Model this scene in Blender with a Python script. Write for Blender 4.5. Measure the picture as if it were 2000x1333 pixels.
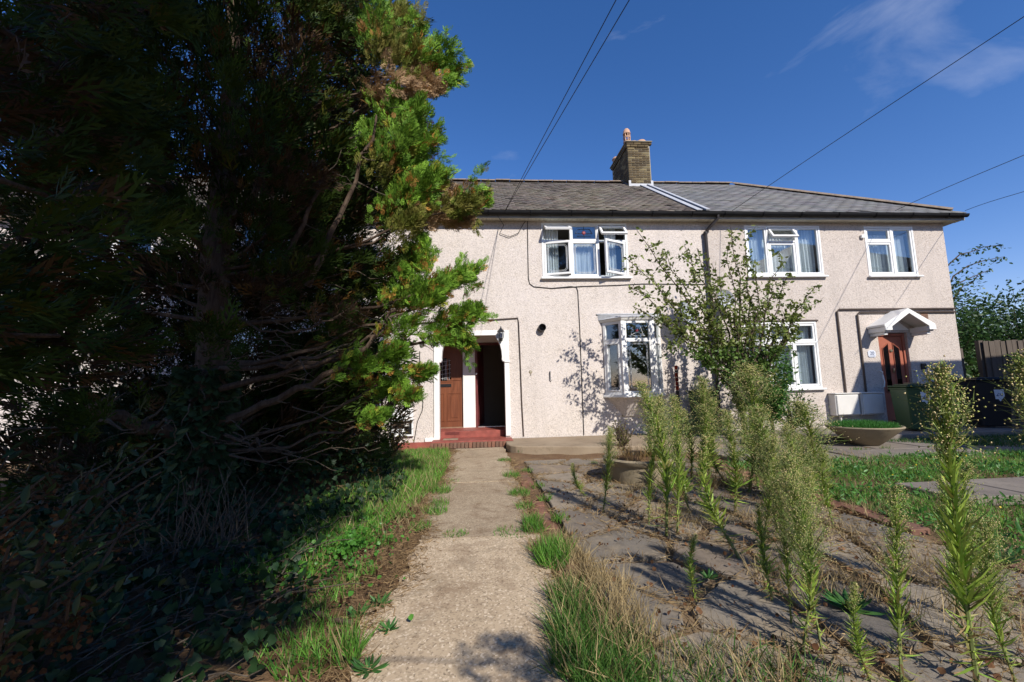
import bpy, bmesh, math, random
import numpy as np
from mathutils import Vector, Matrix
R = math.radians
random.seed(7); RNG = np.random.default_rng(7)
for o in list(bpy.data.objects): bpy.data.objects.remove(o)
scene = bpy.context.scene
COL = scene.collection

# ------------------------------------------------------------------ camera
# world: x along the house front, y towards the houses, z up; z = 0 is the terrace, the garden lies at GZ
YAW, PITCH, ROLL, FPX, CAMZ = R(4.2257), R(6.2938), R(-1.3941), 820.0, 1.0727
D, GZ = 9.2, -0.12
fw = Vector((math.sin(YAW)*math.cos(PITCH), math.cos(YAW)*math.cos(PITCH), math.sin(PITCH)))
r0 = Vector((math.cos(YAW), -math.sin(YAW), 0)); u0 = r0.cross(fw)
rt = r0*math.cos(ROLL) + u0*math.sin(ROLL); up = -r0*math.sin(ROLL) + u0*math.cos(ROLL)
cd = bpy.data.cameras.new('camera'); cam = bpy.data.objects.new('camera', cd); COL.objects.link(cam)
cam.matrix_world = Matrix(((rt.x, up.x, -fw.x, 0), (rt.y, up.y, -fw.y, 0), (rt.z, up.z, -fw.z, CAMZ), (0, 0, 0, 1)))
cd.sensor_width = 36; cd.sensor_fit = 'HORIZONTAL'; cd.lens = FPX/2000*36; cd.clip_start = .02; cd.clip_end = 3000
scene.camera = cam

# ------------------------------------------------------------------ sky and sun
SUN_AZ, SUN_EL = R(22.3), R(36)          # sun behind the camera, to its right
world = bpy.data.worlds.new('World'); scene.world = world; world.use_nodes = True
wn = world.node_tree; wn.nodes.clear()
sky = wn.nodes.new('ShaderNodeTexSky'); sky.sky_type = 'NISHITA'; sky.sun_disc = False
sky.sun_elevation = SUN_EL; sky.sun_rotation = math.pi - SUN_AZ
sky.air_density = 1.0; sky.dust_density = 0.0; sky.ozone_density = 3.0
bg = wn.nodes.new('ShaderNodeBackground'); bg.inputs[1].default_value = 0.125
wo = wn.nodes.new('ShaderNodeOutputWorld')
tc = wn.nodes.new('ShaderNodeTexCoord'); mp = wn.nodes.new('ShaderNodeMapping')
mp.inputs['Scale'].default_value = (1.5, 2.2, 4.0); mp.inputs['Rotation'].default_value = (0, R(18), 0); mp.inputs['Location'].default_value = (-2.458, 2.704, -2.1)
nz = wn.nodes.new('ShaderNodeTexNoise'); nz.inputs['Scale'].default_value = 1.7; nz.inputs['Detail'].default_value = 7; nz.inputs['Roughness'].default_value = .55; nz.inputs['Distortion'].default_value = .5
cr = wn.nodes.new('ShaderNodeValToRGB'); cr.color_ramp.elements[0].position = .595; cr.color_ramp.elements[1].position = .95
cr.color_ramp.elements[0].color = (0, 0, 0, 1); cr.color_ramp.elements[1].color = (.45, .45, .45, 1)
mx = wn.nodes.new('ShaderNodeMixRGB'); mx.inputs[2].default_value = (7.0, 7.3, 8.2, 1)
L = wn.links.new
L(tc.outputs['Generated'], mp.inputs[0]); L(mp.outputs[0], nz.inputs[0]); L(nz.outputs[0], cr.inputs[0])
L(cr.outputs[0], mx.inputs[0]); hs = wn.nodes.new('ShaderNodeHueSaturation'); hs.inputs['Saturation'].default_value = 1.27; L(sky.outputs[0], hs.inputs['Color'])
tn = wn.nodes.new('ShaderNodeMixRGB'); tn.blend_type = 'MULTIPLY'; tn.inputs[0].default_value = 1; tn.inputs[2].default_value = (1.16, .94, 1.1, 1); L(hs.outputs[0], tn.inputs[1]); L(tn.outputs[0], mx.inputs[1]); L(mx.outputs[0], bg.inputs[0]); L(bg.outputs[0], wo.inputs[0])
sd = bpy.data.lights.new('sun', 'SUN'); sun = bpy.data.objects.new('sun', sd); COL.objects.link(sun)
sd.energy = 5.0; sd.angle = R(.53); sd.color = (1, .94, .85)
to_sun = Vector((math.sin(SUN_AZ)*math.cos(SUN_EL), -math.cos(SUN_AZ)*math.cos(SUN_EL), math.sin(SUN_EL)))
sun.rotation_euler = to_sun.to_track_quat('Z', 'Y').to_euler(); sun.location = (4, -10, 12)
vs = scene.view_settings; scene.display_settings.display_device = 'sRGB'
vs.view_transform = 'Standard'; vs.look = 'None'; vs.exposure = 0.2; vs.gamma = 1; vs.use_curve_mapping = False
scene.cycles.max_bounces = 8; scene.cycles.transparent_max_bounces = 16; scene.cycles.use_denoising = True

# ------------------------------------------------------------------ helpers
def at(px, py, y):                       # the place on a line of sight at the distance y
    d = fw + rt*((px-1000)/FPX) - up*((py-666.5)/FPX); d = d*(y/d.y); return Vector((d.x, y, d.z+CAMZ))
def gr(px, py, z=GZ):
    d = fw + rt*((px-1000)/FPX) - up*((py-666.5)/FPX); d = d*((z-CAMZ)/d.z); return Vector((d.x, d.y, z))
def nt(m): m.use_nodes = True; return m.node_tree
class NB:
    """small node-graph helper"""
    def __init__(s, name):
        s.m = bpy.data.materials.new(name); s.t = nt(s.m); s.b = s.t.nodes['Principled BSDF']; s.out = s.t.nodes['Material Output']
        s.c = None
    def n(s, typ, **kw):
        x = s.t.nodes.new('ShaderNode'+typ)
        for k, v in kw.items():
            if k in x.inputs: x.inputs[k].default_value = v
            else: setattr(x, k, v)
        return x
    def l(s, a, b): s.t.links.new(a, b)
    def co(s, scale=(1, 1, 1), obj=True):
        if s.c is None: s.c = s.n('TexCoord')
        mp = s.n('Mapping'); mp.inputs['Scale'].default_value = scale; s.l(s.c.outputs['Object'], mp.inputs[0]); return mp.outputs[0]
    def noise(s, scale, detail=4, rough=.55, sc=(1, 1, 1), dist=0):
        x = s.n('TexNoise'); x.inputs['Scale'].default_value = scale; x.inputs['Detail'].default_value = detail; x.inputs['Roughness'].default_value = rough; x.inputs['Distortion'].default_value = dist
        s.l(s.co(sc), x.inputs[0]); return x.outputs[0]
    def vor(s, scale, feature='F1', out='Color', sc=(1, 1, 1)):
        x = s.n('TexVoronoi'); x.feature = feature; x.inputs['Scale'].default_value = scale; s.l(s.co(sc), x.inputs['Vector']); return x.outputs[out]
    def ramp(s, fac, stops):
        x = s.n('ValToRGB'); e = x.color_ramp.elements
        while len(e) < len(stops): e.new(.5)
        for i, (p, c) in enumerate(stops):
            e[i].position = p; e[i].color = (*c, 1) if isinstance(c, tuple) else (c, c, c, 1)
        s.l(fac, x.inputs[0]); return x.outputs[0]
    def mix(s, fac, a, b, mode='MIX'):
        x = s.n('MixRGB'); x.blend_type = mode
        for i, v in ((0, fac), (1, a), (2, b)):
            if isinstance(v, (int, float)): x.inputs[i].default_value = v if i == 0 else (v, v, v, 1)
            elif isinstance(v, tuple): x.inputs[i].default_value = (*v, 1)
            else: s.l(v, x.inputs[i])
        return x.outputs[0]
    def rnd(s): return s.n('ObjectInfo').outputs['Random']
    def bump(s, h, strength=.4, dist=.01):
        x = s.n('Bump'); x.inputs['Strength'].default_value = strength; x.inputs['Distance'].default_value = dist
        s.l(h, x.inputs['Height']); s.l(x.outputs[0], s.b.inputs['Normal'])
    def fin(s, col=None, rough=.6, metal=0, spec=.5):
        if col is not None:
            if isinstance(col, tuple): s.b.inputs['Base Color'].default_value = (*col, 1)
            else: s.l(col, s.b.inputs['Base Color'])
        if isinstance(rough, (int, float)): s.b.inputs['Roughness'].default_value = rough
        else: s.l(rough, s.b.inputs['Roughness'])
        s.b.inputs['Metallic'].default_value = metal; s.b.inputs['Specular IOR Level'].default_value = spec
        return s.m
def plain(name, col, rough=.5, var=.15, scale=6, metal=0, spec=.4):
    b = NB(name); n = b.noise(scale, 5)
    c = b.mix(b.ramp(n, [(.3, 0.0), (.75, 1.0)]), tuple(v*(1-var) for v in col), tuple(min(1, v*(1+var)) for v in col))
    return b.fin(c, rough, metal, spec)

# ------------------------------------------------------------------ materials
def pebbledash(name, base, dark, tint):
    b = NB(name)
    v = b.vor(46); g = b.n('RGBToBW'); b.l(v, g.inputs[0])
    v2 = b.vor(38); g2 = b.n('RGBToBW'); b.l(v2, g2.inputs[0])
    c = b.mix(b.ramp(g.outputs[0], [(.12, 0.0), (.9, 1.0)]), tuple(x*.86 for x in base), tuple(min(x*1.1, .95) for x in base))
    c = b.mix(b.ramp(g2.outputs[0], [(.2, 0.42), (.33, 0.0)]), c, dark)
    c = b.mix(b.ramp(b.noise(.9, 5, .6), [(.35, 0.0), (.7, .5)]), c, tint)
    c = b.mix(b.ramp(b.noise(1.3, 4, .6, (1.6, 1, .22)), [(.5, 0.0), (.75, .42)]), c, tuple(x*.68 for x in base))
    b.bump(b.vor(46, out='Distance'), .5, .012)
    return b.fin(c, .9, 0, .2)
M = {}
M['dash'] = pebbledash('pebbledash_white', (.60, .535, .48), (.25, .21, .18), (.66, .60, .58))
M['dash2'] = pebbledash('pebbledash_beige', (.54, .475, .425), (.21, .16, .13), (.60, .53, .475))
def slate(name, c1, c2, c3, spots):
    b = NB(name); r = b.rnd()
    a = b.n('Attribute', attribute_name='tint'); 
    n = b.noise(3.5, 6, .65); n2 = b.noise(30, 4, .6)
    c = b.mix(b.ramp(n, [(.35, 0.0), (.65, 1.0)]), c1, c2)
    c = b.mix(b.ramp(n2, [(.6, 0.0), (.72, spots)]), c, c3); c = b.mix(b.ramp(b.noise(.8, 5, .6), [(.4, 0.0), (.7, .4)]), c, c3)
    c = b.mix(.75, c, a.outputs['Color'], 'MULTIPLY')
    b.bump(n2, .3, .004)
    return b.fin(c, .75, 0, .3)
M['slate_old'] = slate('slate_old', (.135, .112, .098), (.09, .08, .077), (.24, .21, .15), .5)
M['slate_new'] = slate('slate_new', (.15, .148, .155), (.12, .12, .128), (.23, .22, .19), .35)
M['ridge'] = plain('ridge_clay', (.22, .17, .125), .85, .35, 9)
def brickm(name, cols, scale=14):
    b = NB(name); r = b.rnd()
    c = b.ramp(r, [(i/(len(cols)-1), k) for i, k in enumerate(cols)])
    n = b.noise(scale, 6, .7)
    c = b.mix(b.ramp(n, [(.35, .5), (.65, 0.0)]), c, tuple(v*.45 for v in cols[0]))
    b.bump(n, .4, .006); return b.fin(c, .9, 0, .2)
M['chim'] = brickm('stock_brick', [(.075, .055, .034), (.11, .082, .045), (.15, .11, .058), (.26, .21, .11), (.06, .046, .032)])
M['redbrick'] = brickm('red_brick', [(.2, .1, .068), (.27, .13, .088), (.17, .105, .075), (.23, .14, .1)], 22)
M['mortar'] = plain('mortar', (.30, .27, .20), .95, .25, 30)
M['lead'] = plain('lead', (.42, .43, .45), .55, .2, 8)
def concrete(name, c1, c2, c3):
    b = NB(name); n = b.noise(1.7, 7, .65); n2 = b.noise(40, 5, .7); n3 = b.noise(5, 5, .7)
    c = b.mix(b.ramp(n, [(.3, 0.0), (.7, 1.0)]), c1, c2); c = b.mix(b.ramp(n3, [(.55, 0.0), (.72, .6)]), c, c3)
    c = b.mix(b.ramp(n2, [(.55, 0.0), (.8, .4)]), c, tuple(v*.5 for v in c1)); b.bump(n2, .4, .006); return b.fin(c, .9, 0, .2)
M['joint'] = concrete('sandy_joint', (.15, .1, .06), (.24, .17, .1), (.07, .045, .028))
M['leadlight'] = plain('lead_new', (.43, .44, .46), .55, .15, 8)
M['upvc'] = plain('white_upvc', (.80, .80, .79), .3, .03, 3, 0, .5)
M['whitepaint'] = plain('white_paint', (.78, .77, .74), .5, .06, 5)
M['black'] = plain('black_plastic', (.018, .018, .02), .35, .2, 12)
M['gutter'] = plain('gutter_black', (.010, .010, .011), .65, .3, 5, 0, .2)
M['pipe'] = plain('pipe_brown_black', (.035, .03, .03), .45, .3, 5)
b = NB('soffit'); n = b.noise(3, 5, .7, (9, 1, 1))
M['soffit'] = b.fin(b.mix(b.ramp(n, [(.42, 0.0), (.7, .75)]), (.62, .58, .48), (.33, .31, .2)), .6)
M['fascia'] = plain('fascia_grey', (.30, .30, .28), .6, .25, 4)
def glassm(name, tint=(.9, .95, 1), boost=1.5):
    b = NB(name); t = b.t; t.nodes.remove(b.b)
    tr = b.n('BsdfTransparent'); tr.inputs[0].default_value = (*tint, 1)
    gl = b.n('BsdfGlossy'); gl.inputs['Roughness'].default_value = .02
    lw = b.n('LayerWeight'); lw.inputs[0].default_value = .5
    pw = b.n('Math', operation='POWER'); pw.inputs[1].default_value = 4.0; b.l(lw.outputs['Facing'], pw.inputs[0])
    mu = b.n('Math', operation='MULTIPLY_ADD'); mu.inputs[1].default_value = .6; mu.inputs[2].default_value = .035*boost; mu.use_clamp = True
    ms = b.n('MixShader'); b.l(pw.outputs[0], mu.inputs[0]); b.l(mu.outputs[0], ms.inputs[0])
    b.l(tr.outputs[0], ms.inputs[1]); b.l(gl.outputs[0], ms.inputs[2]); b.l(ms.outputs[0], b.out.inputs[0]); return b.m
M['glass'] = glassm('window_glass', (.9, .94, .96), 4.2)
M['glassdark'] = glassm('door_glass', (.35, .4, .42), 1.6)
M['curtain'] = plain('net_curtain', (.74, .76, .76), .9, .05, 4)
M['leading'] = plain('glass_leading', (.62, .64, .66), .4, .1, 5)
M['rosered'] = plain('rose_red_glass', (.2, .012, .03), .5, .1, 5)
def wood(name, c1, c2, sc=(18, 18, 1.2), rough=.4):
    b = NB(name); n = b.noise(2.5, 7, .6, sc, .6); n2 = b.noise(1.3, 3)
    c = b.mix(b.ramp(n, [(.3, 0.0), (.7, 1.0)]), c1, c2); c = b.mix(b.ramp(n2, [(.4, 0.0), (.8, .4)]), c, tuple(v*.5 for v in c1))
    b.bump(n, .15, .003); return b.fin(c, rough)
M['doorwood'] = wood('varnished_door_wood', (.13, .04, .017), (.215, .07, .028))
M['maroon'] = plain('maroon_paint', (.13, .03, .03), .45, .25, 5)
M['reddoor'] = plain('red_brown_upvc', (.36, .12, .075), .4, .12, 3)
M['redtile'] = plain('red_painted_step', (.27, .07, .052), .65, .3, 7)
M['fencewood'] = wood('fence_wood', (.075, .058, .045), (.12, .095, .075), (14, 14, .8), .85)
def aggregate(name, ca, cb_, light, stain):
    b = NB(name)
    v = b.vor(105); g = b.n('RGBToBW'); b.l(v, g.inputs[0])
    n = b.noise(1.1, 6, .6); n2 = b.noise(5, 6, .65); n3 = b.noise(.7, 3)
    c = b.mix(b.ramp(n, [(.3, 0.0), (.7, 1.0)]), ca, cb_)
    c = b.mix(b.ramp(g.outputs[0], [(.10, .6), (.38, 0.0)]), c, (.10, .072, .045))
    c = b.mix(b.ramp(g.outputs[0], [(.72, 0.0), (.88, .6)]), c, light)
    c = b.mix(b.ramp(n2, [(.5, 0.0), (.68, stain)]), c, (.17, .105, .06))
    c = b.mix(b.ramp(b.noise(2.2, 7, .7, (1, 1, 1), 1.5), [(.55, 0.0), (.63, stain*.8)]), c, (.24, .185, .125))
    b.bump(b.mix(.5, b.vor(105, out='Distance'), b.noise(160, 3)), .4, .005); return b.fin(c, .9, 0, .2)
M['path'] = aggregate('aggregate_concrete', (.43, .325, .215), (.56, .44, .305), (.83, .7, .53), .5)
M['path_old'] = aggregate('aggregate_concrete_worn', (.32, .245, .165), (.43, .34, .235), (.62, .52, .38), .6)
b = NB('crazy_stone'); r = b.rnd()
c = b.ramp(r, [(0, (.19, .162, .13)), (.25, (.285, .243, .19)), (.5, (.15, .132, .113)), (.75, (.235, .185, .14)), (1, (.33, .28, .215))])
n = b.noise(2.3, 7, .65); n2 = b.noise(45, 5, .7)
c = b.mix(b.ramp(n, [(.5, 0.0), (.64, .6)]), c, (.36, .28, .18)); c = b.mix(b.ramp(b.noise(7, 6, .75), [(.5, 0.0), (.68, .55)]), c, (.085, .068, .052)); c = b.mix(b.ramp(n2, [(.55, 0.0), (.75, .5)]), c, (.06, .048, .04))
b.bump(b.mix(.5, n2, b.noise(9, 6, .7)), .7, .012); M['stone'] = b.fin(c, .88, 0, .25)
M['terrace'] = concrete('terrace_concrete', (.25, .19, .13), (.34, .27, .19), (.15, .115, .075))
M['planter'] = concrete('planter_concrete', (.30, .245, .165), (.22, .18, .12), (.11, .095, .05))
M['paving'] = concrete('grey_paving', (.17, .145, .125), (.25, .215, .18), (.11, .1, .08))
b = NB('soil'); n = b.noise(1.6, 6, .6); n2 = b.noise(30, 6, .75); n3 = b.noise(110, 3, .7)
c = b.mix(b.ramp(n, [(.35, 0.0), (.65, 1.0)]), (.15, .085, .05), (.23, .15, .085)); c = b.mix(b.ramp(n2, [(.5, 0.0), (.7, .8)]), c, (.08, .05, .033))
c = b.mix(b.ramp(n3, [(.6, 0.0), (.75, .6)]), c, (.36, .26, .15)); b.bump(n2, .8, .03); M['soil'] = b.fin(c, .95, 0, .1)
M['bingreen'] = plain('bin_green', (.035, .075, .03), .45, .12, 3)
M['binblack'] = plain('bin_black', (.012, .012, .014), .45, .2, 3)
M['label'] = plain('paper_label', (.62, .65, .72), .6, .08, 20)
M['blueink'] = plain('blue_ink', (.03, .06, .16), .6, .1, 20)
M['pot'] = plain('terracotta_pot', (.48, .29, .19), .8, .15, 12)
M['metergrey'] = plain('meter_box', (.66, .64, .60), .45, .06, 4)
M['dishgrey'] = plain('dish_grey', (.36, .38, .41), .4, .15, 6)
M['cable'] = plain('cable_black', (.03, .027, .025), .5, .2, 9)
M['cablebrown'] = plain('conduit_brown', (.07, .05, .04), .6, .2, 9)
M['redglass'] = brickm('red_black_band', [(.5, .03, .01), (.02, .01, .01), (.4, .05, .01)], 18)
M['plaster'] = plain('inside_plaster', (.30, .28, .25), .9, .05, 3)
M['brass'] = plain('brass', (.5, .42, .28), .3, .1, 9, .8)
M['steel'] = plain('chrome', (.6, .6, .6), .25, .1, 9, .9)
M['glasslamp'] = glassm('lamp_glass', (.8, .82, .85), 1.5)
def barkm(name, c1, c2):
    b = NB(name); n = b.noise(4, 7, .7, (6, 6, 1)); c = b.mix(b.ramp(n, [(.35, 0.0), (.65, 1.0)]), c1, c2); b.bump(n, .8, .02); return b.fin(c, .95, 0, .1)
M['bark'] = barkm('conifer_bark', (.06, .04, .03), (.13, .095, .07))
M['twig'] = barkm('bare_twig', (.07, .055, .042), (.15, .12, .09))
M['treebark'] = barkm('fruit_tree_bark', (.06, .045, .035), (.12, .09, .065))
def leafm(name, rough=.55, transl=.28, spec=.3):
    b = NB(name); a = b.n('Attribute', attribute_name='tint'); n = b.noise(9, 3)
    c = b.mix(.35, a.outputs['Color'], b.ramp(n, [(.3, .45), (.7, 1.0)]), 'MULTIPLY')
    b.fin(c, rough, 0, spec)
    tl = b.n('BsdfTranslucent'); b.l(a.outputs['Color'], tl.inputs[0]); ms = b.n('MixShader'); ms.inputs[0].default_value = transl
    b.l(b.b.outputs[0], ms.inputs[1]); b.l(tl.outputs[0], ms.inputs[2]); b.l(ms.outputs[0], b.out.inputs[0]); return b.m
M['conifer'] = leafm('conifer_foliage', .6, .22, .2)
M['leaf'] = leafm('leaf', .45, .3, .4)
M['glossleaf'] = leafm('leathery_leaf', .5, .12, .25)
M['grass'] = leafm('grass_blade', .55, .3, .3)
M['dry'] = leafm('dry_stalk', .8, .2, .15); M['head'] = leafm('flower_head', .8, .12, .1); M['weedleaf'] = leafm('weed_leaf', .5, .15, .3)

# ------------------------------------------------------------------ object helpers
def tag(o, label=None, cat=None, group=None, kind=None):
    if label: o['label'] = label
    if cat: o['category'] = cat
    if group: o['group'] = group
    if kind: o['kind'] = kind
    return o
def empty(name, loc=(0, 0, 0), rz=0, parent=None):
    o = bpy.data.objects.new(name, None); COL.objects.link(o); o.location = loc; o.rotation_euler = (0, 0, rz); o.empty_display_size = .1
    if parent: child(o, parent)
    return o
def link(name, me, mat, parent=None, loc=None):
    o = bpy.data.objects.new(name, me); COL.objects.link(o)
    if mat is not None and not me.materials: me.materials.append(M[mat] if isinstance(mat, str) else mat)
    if loc is not None: o.location = loc
    if parent: child(o, parent)
    return o
def wm(o):
    m = o.matrix_basis.copy()
    if o.parent: m = wm(o.parent) @ o.matrix_parent_inverse @ m
    return m
def child(o, parent):                    # o keeps its place in the world
    o.parent = parent; o.matrix_parent_inverse = wm(parent).inverted(); return o
class MB:
    def __init__(s): s.v = []; s.f = []
    def add(s, vs, fs):
        k = len(s.v); s.v += [tuple(v) for v in vs]; s.f += [tuple(i+k for i in f) for f in fs]; return s
    def box(s, x0, x1, y0, y1, z0, z1):
        return s.add([(x0, y0, z0), (x1, y0, z0), (x1, y1, z0), (x0, y1, z0), (x0, y0, z1), (x1, y0, z1), (x1, y1, z1), (x0, y1, z1)],
                     [(0, 3, 2, 1), (4, 5, 6, 7), (0, 1, 5, 4), (1, 2, 6, 5), (2, 3, 7, 6), (3, 0, 4, 7)])
    def obox(s, c, ax, ay, az, hx, hy, hz):     # box with own axes
        c = Vector(c); vs = []
        for k in (-1, 1):
            for j, i in ((-1, -1), (-1, 1), (1, 1), (1, -1)): vs.append(c+ax*(i*hx)+ay*(j*hy)+az*(k*hz))
        return s.add(vs, [(0, 3, 2, 1), (4, 5, 6, 7), (0, 1, 5, 4), (1, 2, 6, 5), (2, 3, 7, 6), (3, 0, 4, 7)])
    def prism(s, poly, off):                    # poly: list of 3-d points, extruded by off
        n = len(poly); off = Vector(off); a = [Vector(p) for p in poly]
        return s.add(a+[p+off for p in a], [tuple(range(n))[::-1], tuple(range(n, 2*n))]+[(i, (i+1) % n, n+(i+1) % n, n+i) for i in range(n)])
    def tube(s, pts, rad, n=8, caps=True):
        pts = [Vector(p) for p in pts]; m = len(pts)
        if isinstance(rad, (int, float)): rad = [rad]*m
        ref = Vector((.13, .31, .94)); rings = []
        for i, p in enumerate(pts):
            t = (pts[min(i+1, m-1)]-pts[max(i-1, 0)])
            if t.length < 1e-9: t = Vector((0, 0, 1))
            t.normalize(); a = t.cross(ref)
            if a.length < .05: a = t.cross(Vector((1, 0, 0)))
            a.normalize(); c = t.cross(a)
            rings.append([p+(a*math.cos(6.28318*k/n)+c*math.sin(6.28318*k/n))*rad[i] for k in range(n)])
        k0 = [v for r in rings for v in r]
        fs = [(i*n+k, i*n+(k+1) % n, (i+1)*n+(k+1) % n, (i+1)*n+k) for i in range(m-1) for k in range(n)]
        if caps: fs += [tuple(range(n))[::-1], tuple((m-1)*n+k for k in range(n))]
        return s.add(k0, fs)
    def lathe(s, prof, c=(0, 0, 0), n=24, axis='z'):
        c = Vector(c); vs = []
        for r, z in prof:
            for k in range(n):
                a = 6.28318*k/n; q = (r*math.cos(a), r*math.sin(a), z)
                if axis == 'y': q = (q[0], -q[2], q[1])
                vs.append(c+Vector(q))
        m = len(prof)
        return s.add(vs, [(i*n+k, i*n+(k+1) % n, (i+1)*n+(k+1) % n, (i+1)*n+k) for i in range(m-1) for k in range(n)])
    def mesh(s, name, mat, bev=0, smooth=False):
        me = bpy.data.meshes.new(name); me.from_pydata(s.v, [], s.f); me.materials.append(M[mat])
        bm = bmesh.new(); bm.from_mesh(me); bmesh.ops.recalc_face_normals(bm, faces=bm.faces)
        if bev: bmesh.ops.bevel(bm, geom=list(bm.edges), offset=bev, segments=1, profile=.5, affect='EDGES', clamp_overlap=True)
        if smooth:
            for f in bm.faces: f.smooth = True
            for e in bm.edges:
                if len(e.link_faces) == 2 and e.calc_face_angle(0) > .7: e.smooth = False
        bm.to_mesh(me); bm.free(); return me
    def build(s, name, mat, parent=None, bev=0, smooth=False): return link(name, s.mesh(name, mat, bev, smooth), None, parent)
def tri_mesh(name, V, T, C=None, mats=None, smooth=False):
    me = bpy.data.meshes.new(name); n, m = len(V), len(T)
    me.vertices.add(n); me.vertices.foreach_set('co', np.asarray(V, np.float32).ravel())
    me.loops.add(m*3); me.loops.foreach_set('vertex_index', np.asarray(T, np.int32).ravel())
    me.polygons.add(m); me.polygons.foreach_set('loop_start', np.arange(0, m*3, 3, dtype=np.int32)); me.polygons.foreach_set('loop_total', np.full(m, 3, np.int32))
    if smooth: me.polygons.foreach_set('use_smooth', np.ones(m, bool))
    if C is not None:
        a = me.color_attributes.new('tint', 'FLOAT_COLOR', 'POINT'); c4 = np.ones((n, 4), np.float32); c4[:, :3] = C; a.data.foreach_set('color', c4.ravel())
    me.update(calc_edges=True); return me
class Fol:
    """gathers many copies of small leaf shapes into one mesh"""
    def __init__(s): s.V = []; s.T = []; s.C = []; s.n = 0
    def add(s, tv, tt, Mx, O, C, cv=None):
        k, nv = len(O), len(tv)
        V = np.einsum('kij,nj->kni', Mx, tv)+O[:, None, :]
        T = tt[None]+(np.arange(k)*nv)[:, None, None]+s.n
        Cc = np.repeat(C[:, None, :], nv, 1)
        if cv is not None: Cc = Cc*cv[None, :, None]
        s.V.append(V.reshape(-1, 3)); s.T.append(T.reshape(-1, 3)); s.C.append(Cc.reshape(-1, 3)); s.n += k*nv; return s
    def build(s, name, mat, parent=None, smooth=False):
        me = tri_mesh(name, np.concatenate(s.V), np.concatenate(s.T), np.clip(np.concatenate(s.C), 0, 1), smooth=smooth); return link(name, me, mat, parent)
def frames(d, scale, roll=None, flat=None, rng=RNG):
    d = d/np.linalg.norm(d, axis=1, keepdims=True); k = len(d)
    ref = np.tile([0., 0, 1], (k, 1)); ref[np.abs(d[:, 2]) > .93] = [1, 0, 0]
    x = np.cross(d, ref); x /= np.linalg.norm(x, axis=1, keepdims=True); y = np.cross(d, x)
    if roll is None: roll = rng.uniform(0, 6.283, k)
    c, s = np.cos(roll)[:, None], np.sin(roll)[:, None]; x, y = x*c+y*s, y*c-x*s
    sc = np.asarray(scale, float)
    if sc.ndim == 1: sc = np.stack([sc]*3, 1)
    return np.stack([x*sc[:, :1], y*sc[:, 1:2], d*sc[:, 2:3]], 2)
def rdir(k, rng=RNG, up=0.):
    v = rng.normal(size=(k, 3)); v /= np.linalg.norm(v, axis=1, keepdims=True); v[:, 2] += up; return v/np.linalg.norm(v, axis=1, keepdims=True)
def cols(k, a, b, rng=RNG, jit=.12):
    t = rng.random((k, 1)); return (np.array(a)*(1-t)+np.array(b)*t)*(1+rng.normal(0, jit, (k, 1)))
# leaf shapes, pointing along +z, face in the xz plane
BLADE_V = np.array([(-.5, 0, 0), (.5, 0, 0), (-.42, .12, .5), (.42, .12, .5), (0, .45, 1)], float); BLADE_T = np.array([(0, 1, 2), (1, 3, 2), (2, 3, 4)])
LEAF_V = np.array([(0, 0, 0), (.5, .12, .35), (0, 0, .45), (-.5, .12, .35), (.36, .1, .75), (-.36, .1, .75), (0, -.03, 1)], float)
LEAF_T = np.array([(0, 1, 2), (0, 2, 3), (1, 4, 2), (2, 5, 3), (4, 6, 2), (2, 6, 5)])
NEAR_V = [(0, 0, 0)]; NEAR_T = []
for i_, (z_, w_) in enumerate(((.12, .2), (.28, .4), (.48, .5), (.68, .42), (.85, .25))): NEAR_V += [(-w_, .14*w_*2, z_), (0, -.03*i_*.5, z_), (w_, .14*w_*2, z_)]
NEAR_V.append((0, -.1, 1.0))
NEAR_T += [(0, 2, 1), (0, 3, 2)]
for i_ in range(4): a_ = 1+3*i_; NEAR_T += [(a_, a_+1, a_+3), (a_+1, a_+4, a_+3), (a_+1, a_+2, a_+4), (a_+2, a_+5, a_+4)]
NEAR_T += [(13, 14, 16), (14, 15, 16)]
NEAR_V, NEAR_T = np.array(NEAR_V, float), np.array(NEAR_T)
FAR_V = np.array([(0, 0, 0), (.5, .1, .5), (0, -.02, 1), (-.5, .1, .5)], float); FAR_T = np.array([(0, 1, 2), (0, 2, 3)])
def spray(seed, pairs=4, third=1):
    r = random.Random(seed); V = []; T = []
    def bl(x, z, ang, ln, w, y):
        dx, dz = math.sin(ang), math.cos(ang); k = len(V); yy = lambda q: y-.16*q*q+r.uniform(-.03, .03)
        V.extend([(x, yy(z), z), (x+dx*ln*.45-dz*w, yy(z+.2), z+dz*ln*.45+dx*w), (x+dx*ln*.45+dz*w, yy(z+.2), z+dz*ln*.45-dx*w), (x+dx*ln, yy(z+dz*ln), z+dz*ln)])
        T.extend([(k, k+1, k+2), (k+1, k+3, k+2)])
    bl(0, 0, 0, 1.0, .038, 0)
    for i in range(pairs):
        z = .12+.72*i/pairs; ln = (.58-.42*i/pairs)*r.uniform(.8, 1.15)
        for sgn in (-1, 1):
            a = sgn*r.uniform(.5, .8); bl(0, z, a, ln, .036, r.uniform(-.05, .05))
            q = .5*ln; bl(math.sin(a)*q, z+math.cos(a)*q, a-sgn*r.uniform(.45, .7), ln*.5, .03, r.uniform(-.04, .04))
            if i < third: bl(math.sin(a)*q*.6, z+math.cos(a)*q*.6, a+sgn*r.uniform(.4, .6), ln*.4, .03, r.uniform(-.04, .04))
    return np.array(V), np.array(T)
SPRAYS = [spray(i) for i in range(4)]; COARSE = [spray(9+i, 2, 0) for i in range(4)]; MEDIUM = [spray(19+i, 3, 0) for i in range(4)]
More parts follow.
